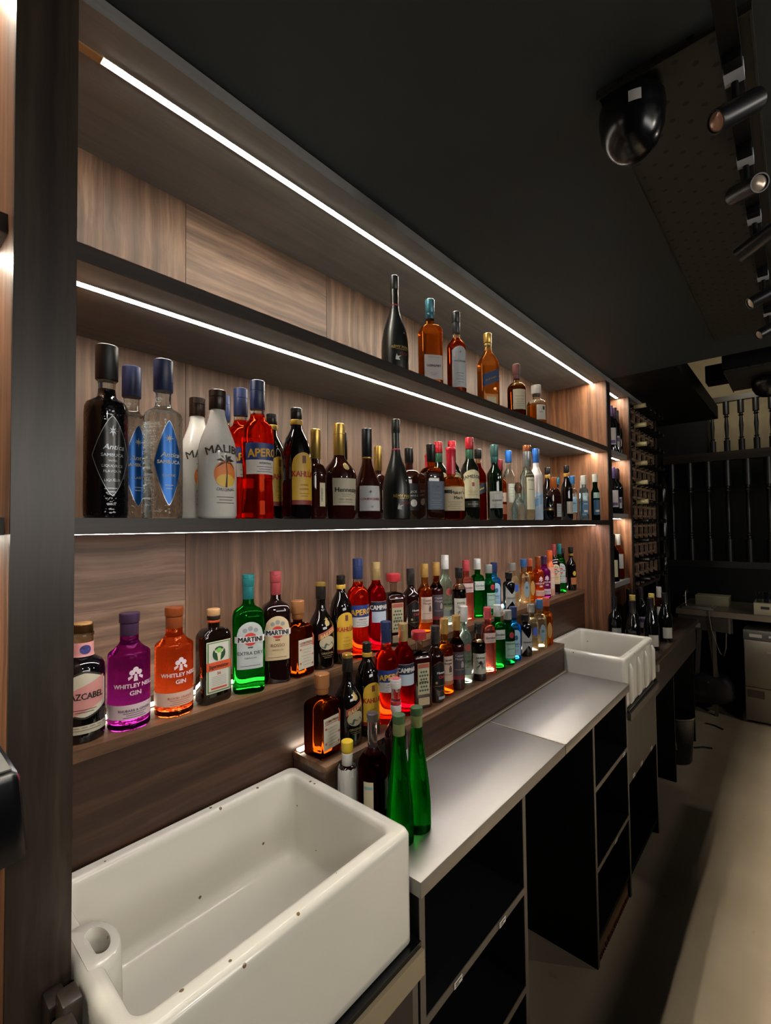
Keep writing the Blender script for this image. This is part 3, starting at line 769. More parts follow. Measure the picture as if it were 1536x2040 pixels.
kind('coffee', 'coffee_liqueur_bottle', .257, .035, .0118, 0, 0, '', dark('0a0605', .05), [('screw_cap', .895, 1, .0135, P('171310', .3)), ('neck_band', .845, .892, .0148, P('c59b3c', .4))],
     [('label', 'arch', .125, .585, .029, P('cfa32f', .45), 0, [(P('a8281c', .5), [('KAHLÚA', .0185, .37, 0, {'bold': .0007, 'sx': .8})]), (P('7a5a1c', .5), [('COFFEE', .0055, .29, 0), ('LIQUEUR', .0055, .255, 0)] + small(2, .22, .022, .012)), (P('6b3b1d', .5), [('poly', 1, .49, 0, {'p': [(-.0045, 0), (.0045, 0), (.0045, .017), (-.0045, .017)]})])]),
      ('foot_label', 'rect', .125, .165, .029, P('7d2318', .5), 0)], prof=kprof)
cogn = dark('2b0d08', .05)
kind('cognac_slim', 'cognac_bottle', .222, .0225, .0105, .48, .62, 'dome', cogn, [('cap', .67, 1, .0125, gold)], [('label', 'rect', .14, .40, .0085, cream, .004, [(ink, [('HENNESSY', .007, .27, 0, {'rot': 90})])])], dr=.9, sq=5)
hprof = [(0, .84), (.008, .90), (.05, .92), (.25, .97), (.40, 1), (.46, .985), (.51, .90), (.55, .74), (.59, .54), (.63, .38), (.67, .31), (.985, .30)]
kind('cognac_round', 'cognac_bottle', .248, .0446, .0135, 0, 0, '', cogn, [('cap', .665, 1, .0150, gold), ('cap_ring', .885, .893, .0154, P('a88a45', .3, .8))],
     [('label', 'rect', .14, .415, .036, P('b9b29a', .5), 0, [(ink, [('Hennessy', .0165, .275, .002, {'bold': .0005})]), (P('7c745c', .5), small(2, .25, .02, .014)+[('VERY SPECIAL', .006, .19, 0)]+small(1, .17, .02, .02))]), ('neck_medal', 'ellipse', .50, .58, .010, P('b5a06a', .4, .3), .004)], prof=hprof)
cprof = [(0, .90), (.008, .97), (.04, 1), (.30, .99), (.37, .95), (.44, .80), (.52, .58), (.60, .40), (.66, .33), (.985, .32)]
kind('cognac_bell', 'cognac_bottle', .250, .038, .0125, 0, 0, '', cogn, [('cap', .68, 1, .0142, P('14161c', .3)), ('cap_ring', .665, .683, .0146, gold)],
     [('label', 'rect', .09, .36, .031, P('c3c4c6', .5), 0, [(P('8f2c2a', .5), [('COURVOISIER', .0088, .205, 0, {'bold': .0003})]), (P('54565c', .5), [('*', .006, .295, 0), ('VS', .007, .125, .004)])])], prof=cprof)
rprof = [(0, .90), (.008, .96), (.05, .985), (.22, 1), (.33, .97), (.43, .84), (.52, .64), (.60, .44), (.66, .335), (.72, .30), (.985, .285)]
kind('cognac_frosted', 'cognac_bottle', .297, .041, .0117, 0, 0, '', dark('0d110f', .33), [('cap', .86, 1, .0128, P('121614', .4)), ('neck_band', .685, .705, .0133, P('8e2430', .4))],
     [('lettering', None, 0, 0, 0, None, 0, [(P('c5a85e', .35, .5), [('RÉMY MARTIN', .0112, .215, .004, {'bold': .0003})] + [('=', .001, .203*1, 0, {'w': .02})]), (P('7c2a30', .4), [('VSOP', .0125, .145, .006, {'bold': .0003})]), (P('c9cbc8', .4), [('poly', 1, .10, -.012, {'p': [(-.008, 0), (.006, -.002), (.002, .006), (.010, .012), (-.002, .010), (-.004, .018), (-.007, .008)]}), ('*', .004, .38, .012)])])], prof=rprof)
wk = dict(dr=.92, sq=6)
kind('whisky_black', 'whiskey_bottle', .236, .0315, .0125, .56, .70, 'dome', damber, [('cap', .79, 1, .0142, black_)], [('label', 'rect', .13, .50, .0275, P('17171a', .5), 0, [(white, [('JACK', .011, .37, 0, {'bold': .0004}), ('DANIELS', .008, .32, 0), ('o', .012, .23, 0)])])], **wk)
kind('whisky_slate', 'whiskey_bottle', .243, .0345, .0125, .55, .70, 'dome', [damber, amber], [('cap', .77, 1, .0148, black_)], [('label', 'rect', .13, .50, .030, P('3d4f66', .5), 0, [(P('8ea0b5', .5), [('JACK', .010, .42, 0, {'bold': .0003}), ('TENNESSEE', .0065, .34, 0), ('WHISKEY', .0065, .29, 0)] + small(4, .25, .03, .018))])], fill=.62, **wk)
kind('whisky_wax', 'whiskey_bottle', .241, .0405, .0135, .46, .60, 'dome', [G('b3571d', .03, 0.124), G('d98a3a', .03, 0.062)], [('wax_cap', .62, 1, .0150, P('c8253a', .3))],
     [('label', 'rect', .12, .445, .0395, P('cdbc98', .55), 0, [(ink, [("Maker's", .0150, .345, .010, {'bold': .0003}), ('Mark', .0150, .275, .012, {'bold': .0003}), ('=', .011, .355, -.022, {'w': .012})]), (P('6e5f45', .5), small(4, .235, .03, .024))])], dr=.95, sq=4, fill=.45)
jprof = [(0, .9), (.006, .97), (.02, 1), (.56, 1), (.62, .95), (.67, .78), (.705, .56), (.74, .44), (.78, .41), (.985, .40)]
def jcaps(h='b3202c'): return [('screw_cap', .86, 1, .0152, P(h, .35)), ('neck_label', .725, .855, .0147, P('2a5a44', .45))]
kind('whisky_green', 'whiskey_bottle', .298, .033, .0135, 0, 0, '', dark('0f120a', .05), jcaps(),
     [('label', 'softarch', .255, .60, .036, P('cfc8a4', .55), 0, [(P('2d3b2d', .5), [('JAMESON', .0165, .50, 0, {'arc': 5, 'bold': .0005, 'sx': .95})]), (P('8c2d2a', .5), [('poly', 1, .40, 0, {'p': [(-.004, 0), (.004, 0), (.004, .014), (-.004, .014)]})]), (P('86805f', .5), small(3, .34, .022, .018))]),
      ('foot_label', 'rect', .15, .225, .036, P('1b1c14', .4), 0, [(P('cfc8a4', .5), [('IRISH WHISKEY', .006, .18, 0)])])], prof=jprof)
kind('whisky_slant', 'whisky_bottle', .283, .0272, .0110, .60, .80, 's', [G('a8441c', .03, 0.136), G('e9d9c4', .02, 0.031)], [('cap', .87, 1, .0150, black_)], [('label', 'slant', .36, .50, .0255, P('1d2b3d', .45), 0, [(gold, [('WALKER', .008, .42, 0, {'slope': .4})])])], dr=.95, sq=6, fill=.80)
kind('whisky_emerald', 'whisky_bottle', .293, .0288, .0120, .60, .74, 's', dark('08160b', .05), [('cap', .84, 1, .0155, P('4f7a78', .35, .4)), ('neck_foil', .76, .84, .0138, P('3c6f6b', .4, .3))], [('label', 'rect', .155, .375, .030, P('c7c9c6', .5), 0, [(ink, [('GLENLIVET', .0085, .245, 0, {'bold': .0003})]), (P('77797a', .5), small(1, .34, .02, .012)+small(2, .2, .025, .016))])])
kind('whisky_redcap', 'whisky_bottle', .262, .0270, .0125, .58, .74, 's', [G('c7752f', .03, 0.155), amber], [('cap', .83, 1, .0150, P('8e2230', .4))], [('label', 'rect', .30, .45, .024, P('c9b9ac', .5), 0, [(P('7b2b2b', .5), [('GLEN', .010, .36, 0, {'bold': .0003})])]), ('foot_label', 'rect', .10, .26, .024, P('c27a5c', .5), 0)], dr=.9, sq=5, fill=.6)
kind('vodka_blue', 'vodka_bottle', .312, .0280, .0125, .60, .76, 's', clear, [('cap', .83, 1, .0145, P('2368c0', .35))], [('label', 'rect', .25, .52, .018, P('cfd3c4', .5), .006, [(P('4d6a50', .5), small(4, .46, .04, .012))])])
def facets(k, root): pass
kind('crystal', 'decanter', .158, .029, .0115, .30, .64, 's', G('eef3f2', .02, 0.031, bump=.4), [('ball_stopper', .70, 1, .0155, G('e9cfc2', .03, 0.155))], [])
kind('vodka_tall', 'vodka_bottle', .330, .0295, .0150, .58, .70, 's', G('e6efe6', .02, 0.037), [('cap', .92, 1, .0168, P('a9643c', .3, .5)), ('neck_sleeve', .70, .92, .0164, P('8d9294', .3, .6))], [('label', 'rect', .14, .60, .022, P('c9c7ad', .55), .004, [(P('5a5846', .5), [('VODKA', .009, .52, 0, {'bold': .0003}), ('=', .002, .40, 0, {'w': .014})])])])
kind('vodka_frosted', 'vodka_bottle', .332, .0285, .0130, .60, .76, 's', [P('bcd3e6', .3), P('d8cfd0', .3)], [('cap', .80, 1, .0150, P('2c66b8', .35))], [('label', 'slant', .20, .33, .0245, P('7fb2dd', .4), 0, [(white, [('=', .004, .30, 0, {'w': .012})])])], fill=.39)
kind('coffee_black', 'liqueur_bottle', .272, .0285, .0120, .58, .78, 's', dark('0a0606', .05), [('screw_cap', .88, 1, .0140, black_), ('neck_band', .80, .86, .0140, P('c39a3f', .4))], [('label', 'rect', .12, .34, .022, P('b3aea4', .5), .006)])
kind('squat_black', 'liqueur_bottle', .122, .0285, .0100, .42, .90, 'dome', dark('08070a', .05), [('cap', .9, 1, .012, black_)], [('label', 'rect', .36, .50, .026, P('1a1614', .5), 0, [(gold, [('CHAMBORD', .0085, .385, 0, {'bold': .0004})])])])
kind('orange_cap', 'liqueur_bottle', .210, .0290, .0120, .55, .72, 'dome', damber, [('cap', .74, 1, .0165, P('c66a2c', .4))], [('label', 'rect', .08, .38, .013, P('b5bcc0', .5), .012, [(ink, small(4, .32, .06, .009))])], dr=.9, sq=6)
kind('teal_cap', 'liqueur_bottle', .233, .0230, .0120, .55, .75, 's', damber, [('cap', .84, 1, .0150, P('2f7f9e', .4))], [('label', 'rect', .20, .45, .018, P('9aa3a0', .5), 0)])
kind('gin_bluecap', 'gin_bottle', .254, .0250, .0130, .60, .72, 'dome', clear, [('cap', .82, 1, .0165, P('2f6fae', .35))], [('label', 'rect', .18, .52, .020, P('7fa6bf', .5), 0, [(P('274a6a', .5), [('GIN', .016, .36, 0, {'bold': .0006})]+small(3, .32, .05, .014))])], dr=.95, sq=6)
kind('gin_whitecap', 'gin_bottle', .247, .0205, .0105, .60, .74, 'dome', G('dfeef2', .02, 0.050), [('cap', .80, 1, .0145, P('cfd2cc', .35))], [('label', 'rect', .14, .42, .016, P('356a92', .5), 0, [(white, [('=', .003, .36, 0, {'w': .011}), ('=', .012, .18, 0, {'w': .010})])])], dr=.95, sq=6)
kind('gin_darkgreen', 'gin_bottle', .266, .0235, .0125, .58, .74, 's', G('2f6b5c', .03, 0.124), [('cap', .83, 1, .0150, P('c9cfc4', .35))], [('label', 'rect', .48, .60, .020, P('9fb9b4', .5), 0), ('foot_label', 'rect', .12, .44, .020, P('2c5b80', .5), 0, [(white, [('=', .012, .18, 0, {'w': .011})])])])
# ---- top-shelf kinds
kind('whisky_teal', 'whisky_bottle', .290, .0365, .0140, .62, .70, 'dome', [G('dc9a58', .02, 0.124), G('e3a565', .02, 0.062)], [('cap', .84, 1, .0158, P('3d7484', .35, .3)), ('neck_foil', .77, .84, .0150, P('2d5d6d', .4, .2))], [('label', 'rect', .055, .33, .031, P('bdb6b6', .5), 0, [(P('2d2a2a', .5), [('GLENLIVET', .0100, .195, 0, {'bold': .0004})]), (P('6b7590', .5), small(1, .30, .02, .02)+small(2, .12, .02, .012))])], dr=.85, sq=5, fill=.62)
kind('whisky_white_label', 'whisky_bottle', .302, .0335, .0130, .58, .70, 's', [G('b8683c', .02, 0.124), G('e6d2bb', .02, 0.031)], [('cap', .87, 1, .0148, P('1b1d20', .4)), ('neck_foil', .74, .87, .0142, P('24272b', .4))], [('label', 'softarch', .08, .56, .030, P('b9bfc4', .5), 0, [(P('3c4048', .5), [('*', .005, .49, 0), ('MACALLAN', .0085, .375, 0, {'bold': .0002})]+small(4, .24, .035, .014))])], fill=.68)
kind('whisky_blue_label', 'whisky_bottle', .293, .0375, .0130, .56, .80, 's', [G('d8a468', .02, 0.093), G('e9cfa6', .02, 0.031)], [('cap', .87, 1, .0155, gold), ('neck_band', .83, .865, .0140, P('b3945a', .4, .5))], [('label', 'slant', .30, .46, .034, P('12325e', .4), 0, [(gold, [('BLUE LABEL', .0085, .36, 0, {'slope': .4, 'bold': .0002})])]), ('foot_label', 'rect', .03, .13, .020, P('b9a98a', .5), 0)], dr=.72, sq=8, fill=.78)
kind('whisky_cream_label', 'whisky_bottle', .233, .0385, .0125, .52, .66, 'dome', [G('8f5a2c', .02, 0.124), G('d9c0a0', .02, 0.031)], [('cap', .80, 1, .0150, P('6e3f3c', .45)), ('neck_foil', .72, .80, .0140, P('5d3533', .45))], [('label', 'rect', .13, .50, .030, P('bdb79f', .55), 0, [(P('6a6450', .5), [('SINGLE MALT', .0065, .36, 0)]+small(4, .31, .04, .018))])], fill=.58)
kind('whisky_decanter', 'whisky_bottle', .186, .0430, .0150, .50, .64, 'dome', [G('d29a4a', .02, 0.124), G('efe6d8', .02, 0.031)], [('stopper', .78, 1, .0225, P('c7c2bb', .3)), ('neck_ring', .72, .78, .0165, P('3d3530', .4))], [('label', 'rect', .10, .47, .024, P('c9c6bd', .55), 0, [(ink, [('=', .016, .34, .010, {'w': .006}), ('HIBIKI', .007, .27, -.004)])])], fill=.5)
# ---- step kinds
bbprof = [(0, .93), (.008, .98), (.03, 1), (.56, 1), (.63, .96), (.67, .84), (.695, .64), (.71, .50), (.74, .46), (.985, .46)]
def crest(k, root):
    l = obj('neck_label', patch(k, 'rect', .715*k.H, .835*k.H, .050, 0, .0012), P('d99a98', .5), root)
    obj('neck_seal', letter_bm(k, [('o', .020, .775*k.H, .006, {'sy': .45})], .0018), P('3a3a78', .5), l, False)
kind('coffee_tequila', 'tequila_bottle', .222, .0390, .0180, 0, 0, '', [dark('08070a', .05), G('efe6d2', .02, 0.062)], [('cork', .915, 1, .0165, P('b98a55', .7)), ('lip', .885, .915, .0195, clear)],
     [('label_edge', 'hex', .205, .61, .0455, P('2a2620', .5), 0), ('label', 'hex', .222, .593, .0425, P('c9c3ae', .5), 0), ('label_band', 'slant', .27, .49, .036, P('cf8f8a', .5), 0), ('name_bar', 'rect', .33, .331, .001, P('cf8f8a', .5), 0, [(ink, [('CAZCABEL', .0165, .375, 0, {'bold': .0006, 'sx': .80})] + small(2, .285, .02, .02))]),
      ('foot_label', 'rect', .085, .155, .060, P('b9b39d', .5), 0, [(P('5c584a', .5), small(2, .135, .022, .04))])], prof=bbprof, fill=.72, extra=crest)
wprof = [(0, .95), (.012, 1), (.045, 1), (.055, .97), (.065, 1), (.62, 1), (.645, .99), (.66, .93), (.685, .72), (.72, .53), (.75, .44), (.985, .42)]
def gin_w(key, liq, cap, sub):
    kind(key, 'gin_bottle', .230, .0395, .0165, 0, 0, '', liq, [('cap', .915, 1, .0195, cap), ('neck_foil', .80, .912, .0176, cap)],
         [('foot_label', 'rect', .10, .225, .095, P('d3bfc4' if 'p' in key else 'd8b7a4', .5), 0, [(P('3c2a44' if 'p' in key else 'b3542a', .5), [(sub, .0068, .165, 0, {'bold': .0002})]+small(3, .15, .018, .022))]),
          ('lettering', None, 0, 0, 0, None, 0, [(P('e0cfd6', .5), [('WHITLEY NEILL', .0115, .37, 0, {'bold': .0006}), ('GIN', .0125, .305, 0, {'bold': .0006}), ('o', .0052, .50, -.0065), ('o', .0052, .50, .0065), ('o', .0052, .525, 0), ('poly', 1, .425, 0, {'p': [(-.004, 0), (.004, 0), (.0022, .014), (-.0022, .014)]}), ('poly', 1, .435, -.009, {'p': [(-.004, 0), (.004, .006), (.002, .010), (-.005, .006)]}), ('poly', 1, .435, .009, {'p': [(.004, 0), (-.004, .006), (-.002, .010), (.005, .006)]})])])], prof=wprof)
gin_w('gin_p', G('cc62c0', .03, 0.211, bump=.10), P('4a3552', .3, .3), 'RHUBARB & GINGER')
gin_w('gin_o', G('ff9d6a', .03, 0.211, bump=.12), P('a5552c', .3, .4), 'BLOOD ORANGE')
def stag(k, root):
    lb = obj('label_border', patch(k, 'rect', .115*k.H, .665*k.H, .0305, 0, .0004), P('cfc9b4', .5), root)
    obj('label_green', patch(k, 'rect', .127*k.H, .655*k.H, .0285, 0, .0007), P('4c7a44', .5), root)
    l2 = obj('label_face', patch(k, 'rect', .14*k.H, .645*k.H, .0255, 0, .0010), P('c9c8bc', .5), root)
    h = .53*k.H
    obj('emblem_disc', letter_bm(k, [('o', .0165, h, 0)], .0013), P('1e4a26', .5), l2, False)
    obj('halo', letter_bm(k, [('o', .0070, h+.006, 0)], .0016), P('7cc45a', .5), l2, False)
    its = [('poly', 1, h-.016, 0, {'p': [(-.0028, 0), (.0028, 0), (.004, .010), (.0055, .016), (0, .018), (-.0055, .016), (-.004, .010)]})]
    for s in (-1, 1):
        its += [('poly', 1, h, 0, {'p': [(s*.003, 0), (s*.010, .004), (s*.013, .012), (s*.0115, .012), (s*.0085, .0058), (s*.0025, .002)]}), ('poly', 1, h, 0, {'p': [(s*.0075, .003), (s*.0085, .010), (s*.0070, .010), (s*.006, .003)]})]
    obj('stag_emblem', letter_bm(k, its, .0019), P('d8d2b8', .5), l2, False)
    obj('banner', patch(k, 'rect', .355*k.H, .445*k.H, .031, 0, .0014), P('d1552c', .5), root)
    obj('lettering', letter_bm(k, [('Jägermeister', .0120, .380*k.H, 0, {'bold': .0004, 'sx': .82})], .0018), ink, root, False)
    obj('lettering', letter_bm(k, [('56', .010, .305*k.H, 0, {'bold': .0003}), ('=', .004, .155*k.H, 0, {'w': .020})], .0013), P('c0492c', .5), root, False)
    obj('lettering', letter_bm(k, [('=', .0008, (.285-.018*i)*k.H, 0, {'w': .018}) for i in range(6)], .0013), P('8a887c', .5), root, False)
kind('herbal', 'herbal_liqueur_bottle', .214, .0365, .0135, .68, .80, 'dome', dark('130a05', .05), [('cap', .93, 1, .0150, P('c69a6a', .4)), ('cap_side', .885, .93, .0152, P('221a14', .4)), ('neck_band', .855, .88, .0152, P('c8502c', .45))], dr=.62, sq=7, extra=stag)
vprof = [(0, .93), (.008, .985), (.03, 1), (.60, 1), (.645, .985), (.68, .92), (.70, .78), (.715, .58), (.73, .42), (.76, .36), (.985, .34)]
def martini(key, liq, cap, paper, sub, inkc):
    kind(key, 'vermouth_bottle', .287, .0375, .0128, 0, 0, '', liq, [('screw_cap', .90, 1, .0150, cap), ('neck_foil', .785, .90, .0138, cap)],
         [('label', 'arch', .21, .605, .031, paper, 0, [(P(inkc, .5), [(sub, .0115, .33, 0, {'bold': .0002}), ('VERMOUTH', .0055, .295, 0), ('=', .0035, .385, 0, {'w': .006})]+small(1, .235, .02, .024)), (P('8d9495', .5), [('o', .0055, .535, -.013), ('o', .006, .55, 0), ('o', .0055, .535, .013)])]),
          ('red_disc', 'circle', .405, .515, .0158, P('c5392f', .45), 0),
          ('name_bar', 'rect', .43, .485, .0355, P('d9d7d2', .45), 0, [(P('16161a', .4), [('MARTINI', .0168, .439, 0, {'bold': .0009, 'sx': .88})])])], dr=.9, sq=3.4, prof=vprof)
martini('vermouth_dry', G('44bc58', .03, 0.149), P('227274', .4, .3), P('b4bcb8', .5), 'EXTRA DRY', '3b4a45')
martini('vermouth_red', dark('160807', .05), P('92393f', .4), P('cdb892', .5), 'ROSSO', '7a4a32')
def tassel(k, root):
    bm = bmesh.new(); pts = [(0.012, -.016, .70*k.H), (.020, -.027, .62*k.H), (.026, -.033, .52*k.H), (.024, -.034, .40*k.H)]
    tube(bm, pts, .0022, 8); obj('ribbon', bm, P('c4562e', .6), root)
kind('orange_square', 'liqueur_bottle', .202, .0335, .0128, .60, .70, 'dome', G('a0642a', .02, 0.062), [('cap', .83, 1, .0185, P('b47a4c', .35, .3)), ('neck_foil', .75, .83, .0160, P('a56a3e', .35, .3))],
     [('label', 'rect', .11, .50, .0285, P('c9c1ae', .55), 0, [(P('9a4a34', .5), [('COINTREAU', .0088, .435, 0, {'bold': .0004}), ('=', .0016, .415, 0, {'w': .024})]), (P('8d8a78', .5), small(6, .36, .04, .018)), (P('b5533a', .5), [('o', .003, .37, -.022), ('o', .003, .28, .023), ('o', .003, .19, -.022), ('o', .003, .16, .022)])])], dr=.98, sq=10, extra=tassel)
iprof = [(0, .92), (.008, .98), (.03, 1), (.36, 1.0), (.44, .99), (.52, .90), (.58, .72), (.64, .50), (.69, .39), (.76, .345), (.985, .33)]
def irish(k, root):
    l = obj('landscape_label', patch(k, 'ellipse', .225*k.H, .385*k.H, .025, .003, .0006), P('b8ab8c', .5), root)
    obj('landscape', letter_bm(k, [('poly', 1, .265*k.H, .003, {'p': [(-.020, 0), (-.006, .010), (.004, .004), (.014, .012), (.020, .002), (.01, -.006), (-.01, -.006)]})], .001), P('3f5a54', .5), l, False)
    obj('seal', letter_bm(k, [('o', .0085, .535*k.H, .004), ('*', .009, .575*k.H, .003)], .0008), P('b9a16a', .4, .4), root, False)
    obj('banner', patch(k, 'slant', .385*k.H, .455*k.H, .028, .003, .0006), P('a8583f', .45), root)
    obj('lettering', letter_bm(k, [('BAILEYS', .0142, .392*k.H, .003, {'bold': .0006, 'slope': .40, 'sx': .9})], .0011), P('d8bd80', .45), root, False)
    obj('lettering', letter_bm(k, [('ORIGINAL', .0085, .175*k.H, .003, {'bold': .0002}), ('=', .001, .155*k.H, .003, {'w': .016}), ('=', .001, .135*k.H, .003, {'w': .012})], .0008), P('a38f62', .45), root, False)
kind('irish_cream', 'cream_liqueur_bottle', .243, .0385, .0128, 0, 0, '', dark('0c0807', .06), [('cap', .955, 1, .0150, gold), ('cap_side', .80, .955, .0148, P('15110f', .4))], prof=iprof, extra=irish)
camp = [(0, .93), (.008, .98), (.03, 1), (.56, 1), (.64, .97), (.69, .86), (.725, .66), (.75, .48), (.78, .42), (.985, .41)]
kind('bitter_red', 'aperitif_bottle', .286, .0327, .0135, 0, 0, '', G('e0203f', .03, 0.11), [('screw_cap', .80, 1, .0148, P('b9a06c', .35, .5))],
     [('label', 'rect', .455, .565, .030, P('182238', .45), 0, [(white, [('CAMPARI', .0195, .478, 0, {'bold': .0013, 'sx': .82})])]), ('lower_label', 'rect', .335, .455, .027, P('b6c3d3', .5), 0), ('label_edge', 'rect', .558, .567, .0302, white, 0)], prof=camp)
def lattice(k, root):
    its = []
    for i in range(-3, 4):
        for j in range(6):
            if (i+j) % 2: its.append(('poly', .0042, (.245+.048*j)*k.H, i*.0045, {'p': [(0, -1), (1, 0), (0, 1), (-1, 0)]}))
    obj('pattern', letter_bm(k, its, .0011), P('3e4a34', .5), root, False)
    obj('lettering', letter_bm(k, [('DISARONNO', .0052, .35*k.H, 0, {'bold': .0002})], .0016), ink, root, False)
kind('amaretto', 'amaretto_bottle', .240, .0350, .0120, .64, .74, 'dome', [dark('2a0a08', .05), G('e8dccf', .02, 0.031)], [('cap', .89, 1, .0245, P('b8323a', .35)), ('neck_ring', .86, .89, .0135, clear)],
     [('label_edge', 'rect', .19, .60, .0215, P('c5ad72', .4, .3), 0), ('label', 'rect', .20, .535, .0195, P('b3b092', .5), 0), ('title_label', 'rect', .535, .59, .0195, P('a8544c', .5), 0), ('foot_label', 'rect', .05, .15, .0200, P('b9a585', .5), 0)], dr=.95, sq=7, fill=.70, extra=lattice)
kind('rum_dark', 'rum_bottle', .247, .0300, .0118, .60, .74, 's', dark('190806', .05), [('screw_cap', .83, 1, .0150, P('2a2624', .4)), ('neck_foil', .76, .83, .0138, P('241f1d', .4))],
     [('label', 'hex', .16, .54, .029, P('0f0d0d', .4), 0, [(white, [('Havana', .0105, .385, .004, {'bold': .0005, 'shear': .2})]), (P('b8323a', .5), [('Club', .0125, .325, .006, {'bold': .0006, 'shear': .2})]), (P('b08d4c', .4), [('o', .004, .27, -.012), ('=', .001, .225, 0, {'w': .018})])]), ('label_edge', 'hex', .153, .547, .0295, P('8c4a34', .4, .2), 0), ('foot_label', 'rect', .05, .085, .016, P('9aa0a5', .5), .01)][::1], )
def morgan(key, body, paper, inkc, low):
    kind(key, 'rum_bottle', .259, .0285, .0122, .58, .72, 's', body, [('screw_cap', .80, 1, .0150, P('c19a55', .35, .4))],
         [('label', 'rect', .20, .52, .026, paper, 0, [(P(inkc, .5), [('Captain', .0105, .46, 0, {'bold': .0004}), ('Morgan', .0105, .415, 0, {'bold': .0004}), ('=', .0012, .28, 0, {'w': .018}), ('poly', 1, .31, .010, {'p': [(-.005, 0), (.005, 0), (.006, .012), (.002, .022), (-.003, .022), (-.006, .010)]})])]), ('foot_label', 'rect', .15, .20, .026, low, 0)], fill=.62)
morgan('rum_gold', [G('d57a2a', .03, 0.186), G('f0c68a', .02, 0.062)], P('d0b4a2', .5), '5c4a46', P('b5734e', .5))
morgan('rum_black', [dark('2c0a0c', .05), G('c98a5a', .02, 0.062)], P('4a4148', .5), 'b0a6a2', P('8e2f3c', .5))
kind('rum_white', 'rum_bottle', .282, .0280, .0125, .58, .74, 's', G('dff3ea', .02, 0.124), [('screw_cap', .80, 1, .0155, P('cfd0cc', .35))], [('label', 'rect', .27, .36, .022, G('dff0e6', .3, 0.248), 0, [(ink, [('BACARDI', .0115, .29, 0, {'bold': .0005})])]), ('emblem', 'circle', .43, .53, .0130, P('a84a42', .5), .004), ('foot_label', 'rect', .13, .22, .022, P('8f9a94', .5), 0)])
def squid(k, root):
    random.seed(3); its = []
    for i in range(11):
        a = -PI/2+(i-5)*.42; p = [(0, 0)]; x, y = 0, 0
        pts = []
        for s in range(6):
            a += random.uniform(-.5, .5); x += .0042*math.cos(a); y += .0042*math.sin(a); pts.append((x, y, a, .0011*(1-s/7)))
        L = [(px-r*math.sin(q), py+r*math.cos(q)) for px, py, q, r in pts]; R_ = [(px+r*math.sin(q), py-r*math.cos(q)) for px, py, q, r in pts]
        its.append(('poly', 1, .30*k.H, 0, {'p': L+R_[::-1]}))
    its += [('o', .006, .325*k.H, 0, {'sy': 1.3}), ('KRAKEN', .0085, .40*k.H, 0, {'bold': .0004, 'arc': 8})]
    obj('print', letter_bm(k, its, .0012), ink, root, False)
kind('rum_ink', 'rum_bottle', .222, .0280, .0120, .56, .72, 'dome', [dark('0b0607', .05), G('d9cfc0', .02, 0.031)], [('screw_cap', .82, 1, .0148, P('1b1817', .4))], [('label', 'rect', .13, .485, .030, P('c9c7b6', .5), 0)], fill=.60, extra=squid)
def gordon(key, body, cap, pap):
    kind(key, 'gin_bottle', .255, .0270, .0125, .63, .73, 'dome', body, [('screw_cap', .82, 1, .0150, cap)], [('label', 'rect', .47, .62, .026, pap, 0, [(P('3b3434', .5), [("Gordon's", .0125, .53, .002, {'shear': .3, 'bold': .0004}), ('=', .001, .495, 0, {'w': .016})])])], dr=.92, sq=4)
gordon('gin_pink', G('f4aea2', .03, 0.161, bump=.10), P('b8434c', .4), P('d3b5b0', .5))
gordon('gin_green', G('3fae58', .03, 0.124), P('c3c9c2', .4), P('b9c6ba', .5))
kind('gin_shaker', 'gin_bottle', .223, .0290, .0140, .60, .73, 's', G('34ac70', .03, 0.124), [('cap', .83, 1, .0165, P('aeb3b0', .3, .4))], [('label', 'rect', .13, .44, .023, P('a9cdbd', .5), 0, [(P('25573e', .5), [('TANQUERAY', .0075, .385, 0, {'bold': .0002}), ('=', .0015, .30, 0, {'w': .016}), ('=', .0015, .18, 0, {'w': .016})])]), ('seal', 'circle', .50, .61, .0115, P('a82c34', .45), .004)])
kind('gin_sapphire', 'gin_bottle', .226, .0265, .0130, .62, .74, 's', G('5ab4e8', .03, 0.161), [('cap', .80, 1, .0155, P('22305c', .4))], [('label', 'arch', .10, .58, .019, P('a9cfe6', .45), 0, [(P('2a5c86', .5), [('o', .008, .43, 0, {'sy': 1.4}), ('BOMBAY', .0072, .30, 0, {'bold': .0003}), ('SAPPHIRE', .006, .26, 0)]+small(2, .2, .03, .011))])], dr=.9, sq=6)
kind('gin_apothecary', 'gin_bottle', .180, .0275, .0125, .68, .78, 'dome', dark('08090b', .06), [('cap', .84, 1, .0165, black_)], [('label', 'waist', .06, .66, .030, P('a9aaa6', .5), .004, [(ink, [("HENDRICK'S", .0085, .335, 0, {'bold': .0003})])])])
kind('tequila_silver', 'tequila_bottle', .214, .0320, .0140, .58, .72, 'dome', G('f5efd9', .02, 0.112), [('cap', .83, 1, .0172, P('a8a59c', .3, .5))], [('label', 'rect', .36, .52, .013, P('3a5fc0', .5), .008), ('foot_label', 'rect', .12, .30, .020, G('efe7cf', .3, 0.248), 0)])
kind('tequila_blue', 'tequila_bottle', .225, .0275, .0135, .56, .70, 'dome', G('f3ead0', .02, 0.112, bump=.06), [('cap', .82, 1, .0165, P('2f5f94', .4))], [('label', 'ellipse', .14, .50, .014, P('7d93a0', .5), .004, [(P('44606e', .5), [('o', .007, .36, 0)])])], dr=.95, sq=6)
kind('tequila_gold', 'tequila_bottle', .222, .0255, .0130, .56, .70, 'dome', G('e8a545', .02, 0.149, bump=.08), [('cap', .82, 1, .0165, P('b5583c', .4))], [('label', 'ellipse', .14, .48, .012, P('b98a4a', .5), .006)], dr=.95, sq=6)
